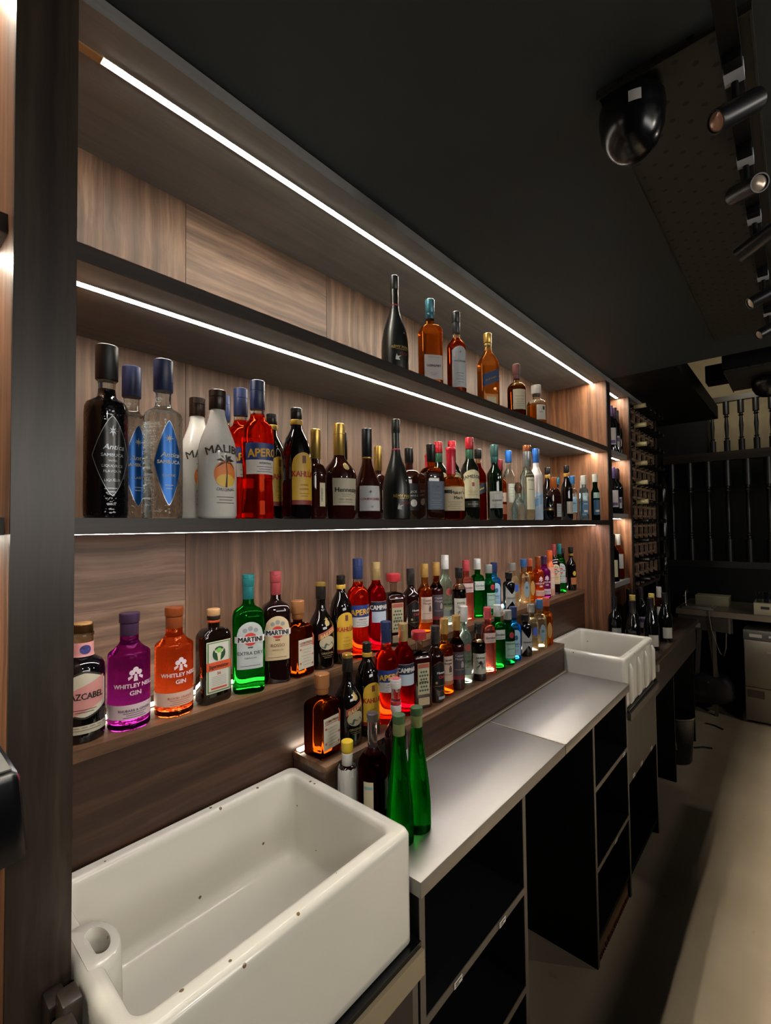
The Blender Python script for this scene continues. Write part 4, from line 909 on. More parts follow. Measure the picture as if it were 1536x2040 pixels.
kind('peach', 'vodka_bottle', .255, .0250, .0130, .60, .78, 's', [P('d9a58e', .35), P('d96a35', .35)], [('cap', .78, 1, .0155, P('d9602e', .4))], [('label', 'rect', .16, .50, .020, P('d8c0ae', .5), 0, [(P('c2603a', .5), [('PEACH', .008, .40, 0, {'bold': .0003})])])], fill=.64)
kind('liqueur_gold', 'liqueur_bottle', .262, .0290, .0120, .58, .76, 's', dark('0b0708', .05), [('screw_cap', .88, 1, .0145, black_), ('neck_band', .80, .85, .0142, gold)], [('label', 'rect', .14, .30, .020, P('b56a3a', .5), .006), ('emblem', 'ellipse', .34, .45, .011, P('d0b23a', .5), .008)])
kind('liqueur_rose', 'liqueur_bottle', .257, .0250, .0115, .58, .76, 's', dark('0e0709', .05), [('screw_cap', .88, 1, .0140, P('2a1d22', .4))], [('label', 'rect', .20, .32, .015, P('b57a9a', .5), .004)])
# ---- counter kinds
def wrap(k, root):
    bm = bmesh.new(); n = 26; random.seed(11)
    rings = []
    for z, r in ((.0, .93), (.2, 1.03), (.45, 1.0), (.60, 1.05), (.68, .98)):
        rings.append([bm.verts.new(((k.R+.001)*r*(1+.05*random.uniform(-1, 1))*math.cos(2*PI*i/n), (k.R+.001)*r*(1+.05*random.uniform(-1, 1))*math.sin(2*PI*i/n), z*k.H+.004*random.random()*(z > .6))) for i in range(n)])
    for a, b in zip(rings, rings[1:]): bridge(bm, a, b)
    l = obj('paper_wrap', bm, P('c2bfb8', .6), root, angle=12)
kind('bitters', 'bitters_bottle', .196, .0215, .0095, .60, .70, 'dome', dark('1c0806', .05), [('cap', .885, 1, .0145, P('d8b830', .45)), ('cap_ring', .86, .885, .0125, P('b89a2a', .45)), ('neck_label', .715, .86, .0135, P('cfccc4', .5)), ], [], extra=wrap)
kind('grenadine', 'syrup_bottle', .270, .0345, .0115, .56, .74, 's', [G('6d0d1c', .03, 0.155), G('e9e4e2', .02, 0.037)], [('cap', .93, 1, .0140, P('5d5550', .3, .5))], [('label', 'rect', .20, .46, .012, P('c9bd9c', .55), -.022, [(P('7fa6a6', .5), [('=', .006, .40, 0, {'w': .010})])]), ('back_label', 'rect', .20, .46, .014, P('4d5a3f', .55), .034)], fill=.66)
gp = [(0, .90), (.008, .97), (.03, 1), (.22, .99), (.34, .92), (.46, .80), (.60, .63), (.74, .48), (.84, .41), (.92, .38), (.985, .38)]
kind('green_tall', 'cordial_bottle', .283, .0312, .0119, 0, 0, '', [G('3fc850', .02, 0.136), G('46b850', .02, 0.099)], [('cap', .935, 1, .0148, P('3c5a34', .4, .2)), ('neck_foil', .84, .935, .0140, P('76804f', .4, .3))], [('foil_print', 'rect', .85, .93, .03, P('3d4f2e', .5), 0)][:0], prof=gp, fill=.60)
kind('syrup', 'syrup_bottle', .303, .0310, .0120, .50, .68, 's', [dark('1d060a', .05), G('eee9e6', .02, 0.037)], [('screw_cap', .92, 1, .0150, P('d3cfcc', .35)), ('neck_label', .715, .775, .0145, P('cfcbc8', .5)), ('neck_band', .775, .81, .0145, P('b8353f', .45)), ('cap_top', .9995, 1.004, .013, P('b8555c', .5))], [('label', 'rect', .10, .40, .028, P('b9bcc4', .5), 0, [(ink, [('MONIN', .016, .27, 0, {'bold': .0007})]+small(2, .22, .03, .02))])], fill=.60)
# ---- wine kinds
wp = [(0, .92), (.008, .98), (.03, 1), (.56, 1), (.62, .95), (.66, .80), (.70, .58), (.74, .43), (.79, .385), (.985, .375)]
bp_ = [(0, .92), (.008, .98), (.03, 1), (.44, 1), (.52, .94), (.60, .78), (.68, .58), (.76, .43), (.82, .385), (.985, .37)]
dk = dark('07090a', .05)
def wine(key, H, R, prof, glassm, capm, labels): kind(key, 'wine_bottle', H, R, R*.38, 0, 0, '', glassm, [('capsule', .76, 1, R*.44, capm)], labels, prof=prof)
wine('wine_purple', .300, .0370, wp, dk, P('6d5a94', .4, .2), [('label', 'rect', .14, .50, .026, P('c7c5c6', .55), 0, [(P('5c4a86', .5), [('=', .020, .17, 0, {'w': .020})])])])
wine('wine_red', .300, .0370, wp, dk, P('3a2436', .4, .2), [('label', 'rect', .12, .36, .026, P('bcbac0', .55), 0, [(P('5a4a86', .5), [('=', .025, .24, 0, {'w': .022})])])])
wine('wine_pink_label', .298, .0390, bp_, dk, P('1d1c20', .4), [('label', 'ellipse', .12, .38, .026, P('c9a9a6', .55), 0, [(P('7d5a5a', .5), [('o', .006, .25, 0)])])])
wine('wine_plain', .300, .0370, wp, dk, P('1b1b22', .3), [('label', 'rect', .12, .40, .028, P('b5b2ac', .55), 0)])
wine('wine_burgundy', .298, .0395, bp_, dk, P('17171c', .3), [('label', 'rect', .08, .30, .028, P('b9b6ae', .55), 0)])
wine('wine_yellow', .298, .0370, bp_, dk, P('c9b25c', .45), [('label', 'rect', .12, .36, .026, P('b3a84c', .55), 0)])
wine('wine_green', .300, .0365, wp, G('2c3512', .03, 0.124), P('1c2018', .35), [('label', 'rect', .10, .46, .022, P('c9c39c', .55), 0)])
wine('wine_rose', .298, .0365, wp, G('e2a083', .03, 0.186), P('c5c2bd', .4), [('label', 'rect', .24, .56, .026, P('b7b3b0', .55), 0)])

# ---------------------------------------------------------------- the bottles, one by one
z3, z2 = Z3T, Z2T
gs = 'bottles on the middle shelf'
put('aniseed_black', .282, .89, z3, 'black aniseed liqueur bottle with silver diamond print, beside the near post', group=gs, rot=-2)
put('aniseed_clear', .352, .972, z3, 'clear aniseed liqueur bottle with blue diamond label, half hidden behind the black one', group=gs)
put('aniseed_clear', .378, .89, z3, 'clear aniseed liqueur bottle with blue diamond label, in front on the middle shelf', group=gs, rot=-6)
put('coconut', .485, .972, z3, 'white coconut rum bottle standing behind another white one', group=gs)
put('coconut', .486, .888, z3, 'white coconut rum bottle with palm and sunset emblem in full view', group=gs, rot=-3)
put('aperitif_orange', .588, 1.045, z3, 'orange-red aperitif bottle farthest back, only its blue cap showing beside the white bottle', group=gs)
put('aperitif_orange', .587, .966, z3, 'orange-red aperitif bottle second in its file on the middle shelf', group=gs)
put('aperitif_orange', .581, .888, z3, 'orange-red aperitif bottle with blue label, foremost of its file on the middle shelf', group=gs, rot=-3)
put('coffee', .672, .966, z3, 'black coffee liqueur bottle behind the front one on the middle shelf', group=gs, sz=1.01)
put('coffee', .685, .885, z3, 'black coffee liqueur bottle with yellow arched label, foremost on the middle shelf', group=gs, rot=-8, sz=1.02)
put('cognac_slim', .747, .89, z3, 'slim dark cognac bottle with long gold cap and narrow upright label', group=gs)
put('cognac_bell', .918, .975, z3, 'dark cognac bottle hidden behind the gold-capped round one, black cap showing', psi=14, group=gs)
put('cognac_round', .826, .89, z3, 'round-shouldered cognac bottle with gold cap and cream label', psi=24, group=gs)
put('cognac_bell', .928, .888, z3, 'bell-shaped cognac bottle with black cap and square white label in front', psi=14, group=gs)
put('cognac_frosted', 1.055, .89, z3, 'tall frosted black cognac bottle on the middle shelf', psi=32, group=gs)
put('cognac_slim', 1.085, .99, z3, 'small dark-capped bottle half hidden behind the frosted black cognac', group=gs, sz=1.05)
put('whisky_black', 1.198, .955, z3, 'square whiskey bottle with black label behind the slate-blue one', psi=28, group=gs)
put('whisky_slate', 1.224, .885, z3, 'square whiskey bottle with slate-blue label', psi=30, group=gs)
put('whisky_wax', 1.385, 1.01, z3, 'red-waxed whiskey bottle farther back, only its red neck showing', psi=18, group=gs)
put('whisky_green', 1.365, .955, z3, 'dark whiskey bottle with red cap, left of the red-waxed bottle and behind it', psi=20, group=gs, sz=.93)
put('whisky_wax', 1.312, .868, z3, 'squat red-waxed whiskey bottle with cream label at the shelf front', psi=18, group=gs)
put('whisky_green', 1.483, .975, z3, 'dark whiskey bottle with red cap directly behind the red-waxed bottle', psi=20, group=gs)
put('whisky_green', 1.469, .89, z3, 'dark whiskey bottle with red cap and arched cream label in full view', psi=20, group=gs)
put('whisky_slant', 1.640, .955, z3, 'amber-red square whisky bottle with slanted dark label and black cap', psi=16, group=gs)
put('whisky_emerald', 1.644, .885, z3, 'dark green whisky bottle with teal cap and pale label', psi=18, group=gs)
put('whisky_redcap', 1.836, .965, z3, 'short amber whisky bottle with dark red cap', psi=10, group=gs)
put('vodka_blue', 1.930, .97, z3, 'clear vodka bottle with bright blue cap behind the cut-glass decanter', psi=20, group=gs)
put('crystal', 1.825, .875, z3, 'small cut-glass decanter with a ball stopper at the shelf front', group=gs, cat='decanter')
put('vodka_tall', 1.958, .895, z3, 'tallest clear vodka bottle with silver-sleeved neck and copper cap', psi=28, group=gs)
put('vodka_frosted', 2.085, .91, z3, 'frosted pale vodka bottle with blue cap and blue lower half', psi=10, group=gs)
put('coffee_black', 2.350, .965, z3, 'dark liqueur bottle with gold neck band standing behind a squat black one', psi=30, group=gs)
put('squat_black', 2.150, .885, z3, 'squat round black liqueur bottle with a gold band of lettering', psi=15, group=gs)
put('orange_cap', 2.262, .900, z3, 'dark square liqueur bottle with an orange cap', psi=35, group=gs)
put('teal_cap', 2.520, .985, z3, 'liqueur bottle with teal cap just behind the orange cap', psi=20, group=gs)
put('coffee_black', 2.437, .900, z3, 'tall dark liqueur bottle with gold neck band, nearer the far partition', psi=30, group=gs, sz=1.04)
put('gin_bluecap', 2.700, .968, z3, 'clear square gin bottle with blue cap near the far partition', psi=15, group=gs)
put('gin_whitecap', 2.662, .890, z3, 'slim clear gin bottle with white cap, next to the blue cap', psi=25, group=gs)
put('gin_whitecap', 2.770, .930, z3, 'shorter slim clear gin bottle with white cap, second from the far partition', psi=25, group=gs, sz=.93)
put('gin_darkgreen', 2.820, .878, z3, 'dark green gin bottle with white cap, last before the far partition', psi=24, group=gs)
gt = 'bottles on the top shelf'
put('cognac_frosted', 1.068, .90, z2, 'tall frosted black cognac bottle on the top shelf', psi=30, group=gt)
put('whisky_teal', 1.250, .90, z2, 'amber whisky bottle with teal cap and white label on the top shelf', psi=20, group=gt)
put('whisky_white_label', 1.408, .90, z2, 'whisky bottle with black cap and tall white label on the top shelf', psi=24, group=gt)
put('whisky_blue_label', 1.634, .90, z2, 'square whisky bottle with gold cap and slanted blue label on the top shelf', psi=24, group=gt)
put('whisky_cream_label', 1.880, .90, z2, 'round whisky bottle with brown cap and cream label on the top shelf', psi=22, group=gt)
put('whisky_decanter', 2.083, .90, z2, 'short round whisky decanter with pale stopper, last on the top shelf', psi=32, group=gt)
gb = 'bottles on the upper wooden step'
put('coffee_tequila', .296, 1.060, ZB, 'black tequila bottle with cork and pink-and-cream hexagonal label, half hidden by the near post', psi=6, group=gb)
put('gin_p', .379, 1.053, ZB, 'purple gin bottle with white lettering, second from the near post', psi=17, group=gb)
put('gin_o', .471, 1.050, ZB, 'glowing orange gin bottle with white lettering, beside the purple one', psi=20, group=gb)
put('herbal', .560, 1.042, ZB, 'flat dark herbal liqueur bottle with green-bordered stag label', group=gb, rot=2)
put('vermouth_dry', .653, 1.042, ZB, 'bright green vermouth bottle with teal cap on the upper step', psi=8, group=gb)
put('vermouth_red', .742, 1.052, ZB, 'dark red vermouth bottle with rose cap beside the green one', psi=8, group=gb)
put('orange_square', .809, 1.045, ZB, 'square amber orange-liqueur bottle with copper cap on the upper step', psi=44, group=gb)
put('irish_cream', .898, 1.051, ZB, 'black cream-liqueur bottle with landscape label on the upper step', psi=26, group=gb)
put('coffee', .970, 1.043, ZB, 'black coffee liqueur bottle with yellow label on the upper step', psi=28, group=gb)
put('aperitif_orange', 1.040, 1.040, ZB, 'glowing orange aperitif bottle with blue label on the upper step', psi=27, group=gb)
put('bitter_red', 1.128, 1.044, ZB, 'crimson bitter aperitif bottle with navy label on the upper step', psi=22, group=gb)
put('amaretto', 1.228, 1.055, ZB, 'square amaretto bottle with wide red cap on the upper step', psi=24, group=gb)
put('rum_dark', 1.348, 1.075, ZB, 'dark rum bottle with black hexagonal label on the upper step', psi=30, group=gb)
put('rum_gold', 1.440, 1.080, ZB, 'golden spiced rum bottle with pink-white label on the upper step', psi=22, group=gb)
put('rum_black', 1.515, 1.080, ZB, 'dark spiced rum bottle with grey label on the upper step', psi=22, group=gb)
put('rum_white', 1.600, 1.095, ZB, 'clear white rum bottle with white cap and red emblem on the upper step', psi=24, group=gb)
put('rum_ink', 1.610, 1.035, ZB, 'black rum bottle with white squid-print label on the upper step', psi=18, group=gb, sz=1.05)
put('gin_pink', 1.727, 1.074, ZB, 'pink gin bottle with red cap on the upper step', psi=26, group=gb)
put('gin_green', 1.818, 1.072, ZB, 'green gin bottle with white cap on the upper step', psi=26, group=gb)
put('gin_shaker', 1.905, 1.066, ZB, 'emerald gin bottle with silver cap on the upper step', psi=30, group=gb)
put('gin_sapphire', 2.000, 1.090, ZB, 'pale blue gin bottle with navy cap on the upper step', psi=26, group=gb)
put('gin_apothecary', 2.030, 1.030, ZB, 'short black apothecary gin bottle with waisted label on the upper step', psi=22, group=gb)
put('tequila_silver', 2.150, 1.072, ZB, 'clear tequila bottle with silver cap on the upper step', psi=24, group=gb)
put('tequila_blue', 2.285, 1.075, ZB, 'clear square tequila bottle with blue cap on the upper step', psi=24, group=gb)
put('tequila_gold', 2.365, 1.080, ZB, 'golden square tequila bottle with rust cap on the upper step', psi=24, group=gb)
put('gin_o', 2.430, 1.062, ZB, 'orange gin bottle near the far end of the upper step', psi=30, group=gb, sxy=.78)
put('gin_p', 2.508, 1.060, ZB, 'purple gin bottle near the far end of the upper step', psi=26, group=gb, sxy=.82)
put('peach', 2.590, 1.062, ZB, 'frosted peach bottle with long orange cap near the far end of the upper step', psi=26, group=gb)
put('vermouth_red', 2.680, 1.075, ZB, 'dark red vermouth bottle with rose cap near the far end of the upper step', psi=22, group=gb, sxy=.84)
put('vermouth_dry', 2.752, 1.070, ZB, 'green vermouth bottle with teal cap near the far end of the upper step', psi=22, group=gb, sxy=.84)
put('liqueur_rose', 2.842, 1.085, ZB, 'slim black liqueur bottle with a pink label at the far end of the upper step', psi=22, group=gb, sxy=.9)
put('liqueur_gold', 2.898, 1.055, ZB, 'black liqueur bottle with gold emblem, last on the upper step by the partition', psi=24, group=gb)
gc = 'bottles on the lower wooden step'
put('orange_square', .803, .938, ZC, 'square amber orange-liqueur bottle with copper cap, first on the lower plinth', psi=46, group=gc, sxy=1.06)
put('irish_cream', .891, .934, ZC, 'black cream-liqueur bottle with landscape label on the lower plinth', psi=30, group=gc, sz=.97)
put('coffee', .966, .932, ZC, 'black coffee liqueur bottle with yellow label on the lower plinth', psi=28, group=gc, sz=.98)
put('aperitif_orange', 1.059, .942, ZC, 'glowing orange aperitif bottle with blue label on the lower plinth', psi=30, group=gc, sz=.97)
put('bitter_red', 1.138, .940, ZC, 'crimson bitter aperitif bottle with navy label on the lower plinth', psi=24, group=gc, sz=.97)
put('amaretto', 1.215, .938, ZC, 'square amaretto bottle with wide red cap on the lower plinth', psi=26, group=gc, sxy=.97)
put('rum_dark', 1.285, .924, ZC, 'dark rum bottle with black hexagonal label on the lower plinth', psi=30, group=gc)
put('rum_gold', 1.355, .934, ZC, 'golden spiced rum bottle with pink-white label on the lower plinth', psi=22, group=gc)
put('rum_black', 1.428, .932, ZC, 'dark spiced rum bottle with grey label on the lower plinth', psi=22, group=gc)
put('rum_white', 1.492, .940, ZC, 'clear white rum bottle with white cap on the lower plinth', psi=24, group=gc, sxy=.93)
put('rum_ink', 1.562, .923, ZC, 'black rum bottle with white squid-print label on the lower plinth', psi=18, group=gc, sz=.95)
put('gin_pink', 1.662, .938, ZC, 'pink gin bottle with red cap on the lower plinth', psi=26, group=gc)
put('gin_green', 1.735, .934, ZC, 'green gin bottle with pale cap on the lower plinth', psi=26, group=gc)
put('gin_shaker', 1.815, .930, ZC, 'emerald gin bottle with silver cap on the lower plinth', psi=26, group=gc)
put('gin_sapphire', 1.888, .940, ZC, 'pale blue gin bottle with navy cap on the lower plinth', psi=26, group=gc)
put('gin_apothecary', 1.978, .928, ZC, 'short black apothecary gin bottle with waisted label on the lower plinth', psi=20, group=gc)
put('tequila_silver', 2.066, .940, ZC, 'clear tequila bottle with silver cap on the lower plinth', psi=24, group=gc, sxy=.95)
put('tequila_blue', 2.148, .936, ZC, 'clear square tequila bottle with blue cap on the lower plinth', psi=24, group=gc)
put('tequila_gold', 2.236, .940, ZC, 'golden square tequila bottle with rust cap, last on the lower plinth', psi=24, group=gc)
gd = 'bottles standing on the steel counter'
put('bitters', .794, .836, ZK, 'small bitters bottle with yellow cap and oversized white paper wrap', group=gd)
put('grenadine', .820, .776, ZK, 'dark red syrup bottle with clear neck between the bitters and the green bottles', psi=18, group=gd)
put('green_tall', .828, .700, ZK, 'tall tapering green glass bottle tucked against the sink rim, further left of the pair', psi=20, group=gd)
put('green_tall', .890, .697, ZK, 'tall tapering green glass bottle standing clear on the steel counter', psi=20, group=gd)
put('syrup', .968, .828, ZK, 'dark syrup bottle with white screw cap and red neck band behind the green bottles', psi=30, group=gd)
gw = 'wine bottles in the narrow lit bay'
zs1, zs2, zs3 = W(.462), W(.062), W(-.372)
for key, x, y, z, lb in (
    ('wine_purple', 3.225, .90, zs1, 'wine bottle with purple capsule, front left on the top shelf of the wine bay'),
    ('wine_red', 3.305, .90, zs1, 'wine bottle with violet label on the top shelf of the wine bay'),
    ('wine_pink_label', 3.390, .91, zs1, 'wine bottle with round pink label on the top shelf of the wine bay'),
    ('wine_plain', 3.345, 1.0, zs1, 'wine bottle standing behind on the top shelf of the wine bay'),
    ('wine_plain', 3.165, .93, zs2, 'wine bottle nearest the partition on the second shelf of the wine bay'),
    ('wine_purple', 3.240, .90, zs2, 'wine bottle with purple capsule on the second shelf of the wine bay'),
    ('wine_red', 3.320, .90, zs2, 'wine bottle with violet label on the second shelf of the wine bay'),
    ('wine_plain', 3.395, .915, zs2, 'wine bottle with pale label, right end of the second shelf of the wine bay'),
    ('wine_plain', 3.370, 1.0, zs2, 'wine bottle standing behind on the second shelf of the wine bay'),
    ('wine_green', 3.235, .91, zs3, 'green wine bottle with yellow label on the third shelf of the wine bay'),
    ('wine_rose', 3.320, .935, zs3, 'rosé bottle with white capsule beside the green one in the wine bay'),
    ('wine_rose', 3.395, .92, zs3, 'rosé bottle with white capsule, right end of the third shelf of the wine bay')):
    put(key, x, y, z, lb, psi=15, group=gw)
gf = 'wine bottles on the far dark counter'
for key, x, y, lb in (
    ('wine_burgundy', 2.905, .72, 'dark wine bottle closest to the far sink, black capsule'),
    ('wine_plain', 2.990, .84, 'dark wine bottle in the left file of the far counter, white-ringed capsule'),
    ('wine_plain', 3.095, .93, 'dark wine bottle at the back left of the far counter'),
    ('wine_plain', 3.235, .955, 'dark wine bottle at the very back of the far counter, beneath the wine bay'),
    ('wine_yellow', 3.130, .775, 'wine bottle with yellow capsule, left of the two yellow ones on the far counter'),
    ('wine_burgundy', 3.075, .665, 'dark round-shouldered wine bottle at the front of the far counter'),
    ('wine_yellow', 3.262, .700, 'right-hand of the two yellow-capsuled wine bottles on the far counter'),
    ('wine_plain', 3.390, .86, 'dark wine bottle behind the yellow capsules on the far counter'),
    ('wine_burgundy', 3.345, .645, 'dark wine bottle by the counter edge in front of the rosé'),
    ('wine_rose', 3.640, .735, 'rosé bottle with white capsule, last on the far counter'),
    ('wine_red', 3.520, .82, 'dark wine bottle between the yellow capsules and the rosé on the far counter')):
    put(key, x, y, ZW, lb, psi=20, group=gf)

# ---------------------------------------------------------------- wine rack
RX0, RX1 = XC+.047, 4.25
RK = thing('wine_rack', 'wooden lattice wine rack beyond the lit wine bay, bottles lying in its cells', 'rack', (RX0, YF, ZW))
lo = (RX0, YF, ZW)
bm = bmesh.new()
PX, PZ = .138, .0665
x = RX0+.012
while x < RX1:
    box(bm, x-.009, x+.009, YF+.012, YF+.03, ZW+.30, ZT-.004); x += PX
z = W(.845)
while z > ZW+.32:
    box(bm, RX0+.006, RX1-.02, YF+.012, YF+.03, z-.007, z+.007); z -= PZ
bmesh.ops.translate(bm, verts=bm.verts[:], vec=-Vector(lo)); obj('lattice', bm, M['rackwood'], RK, False)
bx('side_panel', M['wood_dark'], RK, RX1-.015, RX1+.02, YF, YB, ZW+.29, ZT-.004, loc=lo)
bx('back_panel', M['wood_dark'], RK, RX0, RX1-.015, YB-.012, YB, ZW+.29, ZT-.004, loc=lo)
bx('base_board', M['wood_dark'], RK, RX0, RX1-.015, YF, YB-.012, ZW+.28, ZW+.30, loc=lo)
KINDS['rack_y'] = k = Kind(); k.key, k.name, k.H, k.R, k.rn, k.dr, k.sq = 'rack_y', 'wine_bottle', .30, .029, .0125, 0, 2
k.prof = [(z*.30, r*.029) for z, r in wp]; k.body, k.caps, k.labels, k.fill, k.extra, k.proto = dk, [('capsule', .76, 1, .0158, P('c2b98a', .5))], [], None, None, None
KINDS['rack_d'] = k = Kind(); k.key, k.name, k.H, k.R, k.rn, k.dr, k.sq = 'rack_d', 'wine_bottle', .30, .029, .0125, 0, 2
k.prof = [(z*.30, r*.029) for z, r in wp]; k.body, k.caps, k.labels, k.fill, k.extra, k.proto = dk, [('capsule', .76, 1, .0150, P('0f0e12', .4))], [], None, None, None
rown = ['top', 'second', 'third', 'fourth', 'fifth', 'sixth', 'seventh', 'eighth', 'ninth', 'lowest']
for r in range(10):
    zc = W(.845)-.0665*(1+2*r)+.5*.0665
    zc = W(.845)-PZ*(2*r+.5)-PZ*.5+.0
    zc = W(.845)-PZ*(2*r+.5)
    for c in range(5):
        xc = RX0+.012+PX*(c+.5)
        yel = c == 0 and r < 6
        if c == 0 and yel: lb = 'wine bottle with pale yellow capsule, %s filled row of the wine rack' % rown[r]
        else: lb = 'dark wine bottle in the rack, %s filled row, %s column from the lit bay' % (rown[r], ['first', 'second', 'third', 'fourth', 'fifth'][c])
        b = put('rack_y' if yel else 'rack_d', xc, YF+.225, zc, lb, group='bottles lying in the wine rack')
        b.rotation_euler = (PI/2, 0, 0)

# ---------------------------------------------------------------- till at the near left, standing on the left counter
LC = thing('left_counter', 'edge of a dark counter at the lower left corner, left of the near post', 'counter', (-.9, .55, 0))
bx('worktop', M['blackgloss'], LC, -.9, .088, .56, .99, .89, .926, loc=(-.9, .55, 0), bev=.002)
bx('front_panel', M['black'], LC, -.9, .080, .60, .62, 0, .89, loc=(-.9, .55, 0))
bx('side_panel', M['black'], LC, .06, .080, .62, .99, 0, .89, loc=(-.9, .55, 0))
T = thing('till', 'black till with grey top at the left edge, in front of the near post', 'till', (-.05, .66, .926))
bm = bmesh.new()
box(bm, -.15, .163, -.10, .095, .398, .486, .008)
for v in bm.verts:
    if v.co.z > .44: v.co.x -= .006 if v.co.x > 0 else 0
obj('head', bm, M['blackgloss'], T)
bm = bmesh.new(); box(bm, -.15, .150, -.092, .090, .486, .4875); obj('top_cover', bm, P('6d6c6a', .35), T, False)
bm = bmesh.new(); box(bm, -.06, .06, .0, .05, .02, .40, .006); obj('stand', bm, M['blackgloss'], T)
bm = bmesh.new(); box(bm, -.12, .10, -.06, .11, 0, .02, .005); obj('base', bm, M['blackgloss'], T)

# ---------------------------------------------------------------- ceiling gear
def perf_panel(x0, x1, y0, y1, label):
    t = thing('perforated_panel', label, 'panel', (x0, y0, ZT+.03), group='perforated ceiling panels')
    bx('tray', M['perf'], t, x0, x1, y0, y1, ZT+.022, ZT+.03, loc=(x0, y0, ZT+.03))
    for a, b in ((y0, y0+.004), (y1-.004, y1)): bx('lip', plain('26251f', .5), t, x0, x1, a, b, ZT+.012, ZT+.022, loc=(x0, y0, ZT+.03))
    bx('lip', plain('26251f', .5), t, x0, x0+.004, y0+.004, y1-.004, ZT+.012, ZT+.022, loc=(x0, y0, ZT+.03))
    return t
perf_panel(.995, 2.75, .036, .288, 'black perforated metal panel on the ceiling above the aisle')
def dome(x, y, z, R, label, sticker=True):
    t = thing('dome_lamp', label, 'lamp', (x, y, z), group='black dome lamps')
    bm = bmesh.new(); lathe(bm, [(0, R*.80), (-.012, R*.98), (-.03, R), (-.065, R*.94), (-.095, R*.76), (-.112, R*.50), (-.118, R*.2)], 40); obj('dome', bm, M['blackgloss'], t)
    bm = bmesh.new(); lathe(bm, [(.0, R*.5), (.012, R*.5)], 30); obj('mount', bm, M['black'], t)
    if sticker:
        bm = bmesh.new(); a0 = math.radians(188); n = 5; A = []
        for zz in (-.028, -.050):
            A.append([bm.verts.new(((R+.0012)*math.cos(a0+.36*i/n), (R+.0012)*math.sin(a0+.36*i/n), zz)) for i in range(n+1)])
        for i in range(n): bm.faces.new((A[0][i], A[0][i+1], A[1][i+1], A[1][i]))
        obj('sticker', bm, P('c9c9c4', .6), t)
    return t
dome(1.045, .235, ZT+.010, .062, 'black dome lamp with a white sticker under the perforated ceiling panel')
TR = thing('lighting_track', 'black lighting track carrying the spotlights along the ceiling', 'track', (.8, .06, ZT+.012), group=None)
bm = bmesh.new(); box(bm, .85, 2.75, .055, .085, ZT-.008, ZT+.012); bmesh.ops.translate(bm, verts=bm.verts[:], vec=(-.8, -.06, -ZT-.012)); obj('rail', bm, M['black'], TR, False)
def spot(x, y, d, label, lit):
    """track spotlight: adaptor with a white sticker, stem, and a can pointing along d"""
    t = thing('spotlight', label, 'spotlight', (x, y, ZT-.008), group='spotlights on the ceiling track')
    bm = bmesh.new(); box(bm, -.055, .055, -.014, .014, -.022, 0, .002); obj('adaptor', bm, M['black'], t)
    bm = bmesh.new(); box(bm, -.030, .004, -.0152, .0152, -.0230, -.004); obj('sticker', bm, P('d5dbe2', .6), t, False)
    bm = bmesh.new(); lathe(bm, [(-.07, .006), (-.022, .006)], 12); obj('stem', bm, M['black'], t)
    d = Vector(d).normalized(); q = Vector((0, 0, 1)).rotation_difference(d)
    bm = bmesh.new(); lathe(bm, [(-.050, .018), (-.046, .021), (.042, .021), (.046, .020), (.046, .0175), (.039, .017)], 24)
    bmesh.ops.rotate(bm, verts=bm.verts[:], cent=(0, 0, 0), matrix=q.to_matrix()); bmesh.ops.translate(bm, verts=bm.verts[:], vec=(0, 0, -.078)); obj('can', bm, P('17171a', .35), t)
    bm = bmesh.new(); lathe(bm, [(.0395, .0168), (.042, .0165), (.045, .010)], 24)
    bmesh.ops.rotate(bm, verts=bm.verts[:], cent=(0, 0, 0), matrix=q.to_matrix()); bmesh.ops.translate(bm, verts=bm.verts[:], vec=(0, 0, -.078)); obj('lens', bm, lit, t)
    return t
lens1, lens2 = P('c09a86', .2, .3), P('b9aa96', .2, .3)
spot(1.085, .068, (-.55, .6, -.45), 'nearest track spotlight, its pinkish lens turned towards the shelves', lens1)
spot(1.360, .070, (-.75, -.55, -.35), 'second track spotlight, its lens turned away from the shelves', lens2)
spot(1.640, .070, (.3, .8, -.3), 'third track spotlight along the ceiling, facing away', lens2)
spot(2.050, .070, (-.35, .85, -.45), 'fourth track spotlight, a thin can seen from the side', lens2)
spot(2.420, .070, (-.5, .75, -.5), 'farthest track spotlight, above the far stairs', lens2)
# beam and second lamp at the far edge of the low ceiling
BMm = thing('ceiling_beam', 'black boxed beam across the opening to the stairs', 'beam', (3.95, .2, W(.98)))
bx('box_casing', M['black'], BMm, 3.95, 4.10, -.9, .47, W(.985), W(1.10), loc=(3.95, .2, W(.98)))
P2 = perf_panel(3.36, 3.9, -.25, .31, 'second perforated metal panel, beyond the end of the low ceiling')
for ch in P2.children: pass
bm = bmesh.new(); box(bm, 3.34, 3.95, -.9, .315, ZT+.032, ZT+.13)
tag(obj('panel_bearer', bm, M['black']), 'black bearer above the second perforated panel by the stair opening', 'beam')
dome(3.62, .115, ZT+.010, .085, 'black dome lamp hanging before the lit stair wall at the far end', sticker=False)

